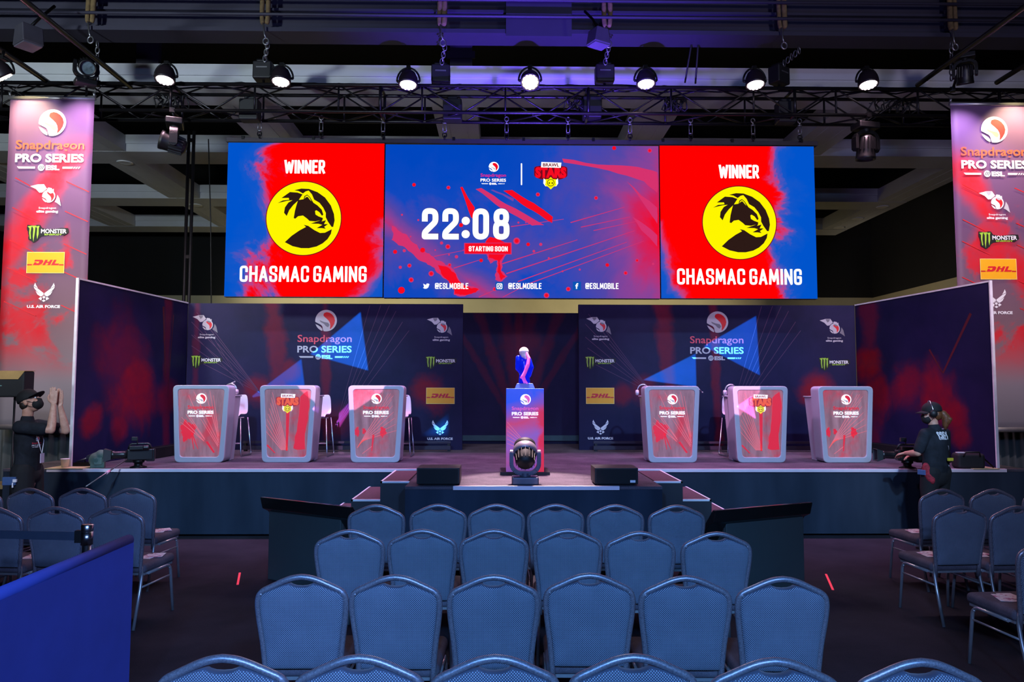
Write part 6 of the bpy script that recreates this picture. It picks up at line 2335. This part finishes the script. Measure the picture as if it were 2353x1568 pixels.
for k in range(3):
    an = k * 2.1 + .5
    MB().tube([(0, 0, .45), (.35 * cos(an), .35 * sin(an), .01)], .012, 8).build('leg', M_BLACK, t_)

# ------------------------------------------------------------------ shaped projector beams on the set walls (gobo lights)
def gobo(name, pos, tri, color, power, soft=.012):
    """spot whose beam is cut to a polygon; corners given as points in the room"""
    pos = Vector(pos)
    cen = sum((Vector(q) for q in tri), Vector()) / len(tri)
    o = lamp(name, 'SPOT', pos, cen, color, power, .012, 40, .05)
    bpy.context.view_layer.update()
    inv = o.matrix_world.inverted()
    loc2 = []
    for q in tri:
        v = inv @ Vector(q)
        loc2.append((v.x / -v.z, v.y / -v.z))
    mx = max(math.hypot(*q) for q in loc2)
    o.data.spot_size = 2 * math.atan(mx * 1.1)
    ar = sum(loc2[i][0] * loc2[(i + 1) % len(loc2)][1] - loc2[(i + 1) % len(loc2)][0] * loc2[i][1] for i in range(len(loc2)))
    if ar < 0:
        loc2 = loc2[::-1]
    d = o.data
    d.use_nodes = True
    nt = d.node_tree
    em = nt.nodes['Emission']
    tc = nt.nodes.new('ShaderNodeTexCoord')
    sp = nt.nodes.new('ShaderNodeSeparateXYZ')
    nt.links.new(tc.outputs['Normal'], sp.inputs[0])

    def M(op, a_, b_=0.0):
        nd = nt.nodes.new('ShaderNodeMath')
        nd.operation = op
        for s_, v in zip(nd.inputs, (a_, b_)):
            if isinstance(v, bpy.types.NodeSocket):
                nt.links.new(v, s_)
            else:
                s_.default_value = v
        return nd.outputs[0]
    nz = M('ABSOLUTE', sp.outputs[2])
    u, v = M('DIVIDE', sp.outputs[0], nz), M('DIVIDE', sp.outputs[1], nz)
    tot = None
    n_ = len(loc2)
    for i in range(n_):
        (x0, y0), (x1, y1) = loc2[i], loc2[(i + 1) % n_]
        nx_, ny_ = -(y1 - y0), (x1 - x0)
        L_ = math.hypot(nx_, ny_)
        nx_, ny_ = nx_ / L_, ny_ / L_
        dd = M('ADD', M('ADD', M('MULTIPLY', u, nx_), M('MULTIPLY', v, ny_)), -(nx_ * x0 + ny_ * y0))
        mr = nt.nodes.new('ShaderNodeMapRange')
        nt.links.new(dd, mr.inputs[0])
        mr.inputs[1].default_value = 0.0
        mr.inputs[2].default_value = soft * mx
        mr.clamp = True
        tot = mr.outputs[0] if tot is None else M('MULTIPLY', tot, mr.outputs[0])
    nt.links.new(tot, em.inputs['Strength'])
    return o


WY = WALL_Y - .002
BLUE = (.0, .30, 1.0)


def wp(*pts):
    return [at(x, y, WY) for x, y in pts]


GP1, GP2 = (-1.4, -1.5, 3.0), (2.2, -1.5, 3.0)
GPW = 52000
gobo('gobo_beam', GP1, wp((829, 716), (847, 853), (711, 815)), BLUE, GPW, .02)
gobo('gobo_beam', GP1, wp((693, 824), (701, 890), (569, 917)), BLUE, GPW, .02)
gobo('gobo_beam', GP1, wp((848, 877), (780, 985), (760, 968)), (.55, .16, .9), GPW * .7, .03)
gobo('gobo_beam', GP1, wp((1033, 945), (1034, 1005), (960, 1005)), BLUE, GPW * .5, .3)
gobo('gobo_beam', GP2, wp((1738, 725), (1747, 864), (1616, 796)), BLUE, GPW, .02)
gobo('gobo_beam', GP2, wp((1599, 812), (1601, 890), (1476, 874)), BLUE, GPW, .02)
gobo('gobo_beam', GP2, wp((1662, 938), (1672, 990), (1627, 962)), (.7, .16, .8), GPW * .7, .03)
LY = 10.28
gobo('gobo_beam', (0.2, 1.0, 6.6), [at(x, y, LY) for x, y in ((790, 880), (886, 882), (880, 898), (818, 940), (790, 945))], (1.0, .5, .9), 9000, .02)
gobo('gobo_beam', (0.8, 1.0, 6.6), [at(x, y, LY) for x, y in ((1640, 880), (1748, 884), (1746, 900), (1700, 955), (1650, 940))], (1.0, .42, .85), 9000, .02)
gobo('gobo_beam', (0.2, 1.0, 6.6), [at(x, y, LY) for x, y in ((680, 882), (740, 882), (730, 930), (690, 895))], (1.0, .5, .8), 7000, .02)
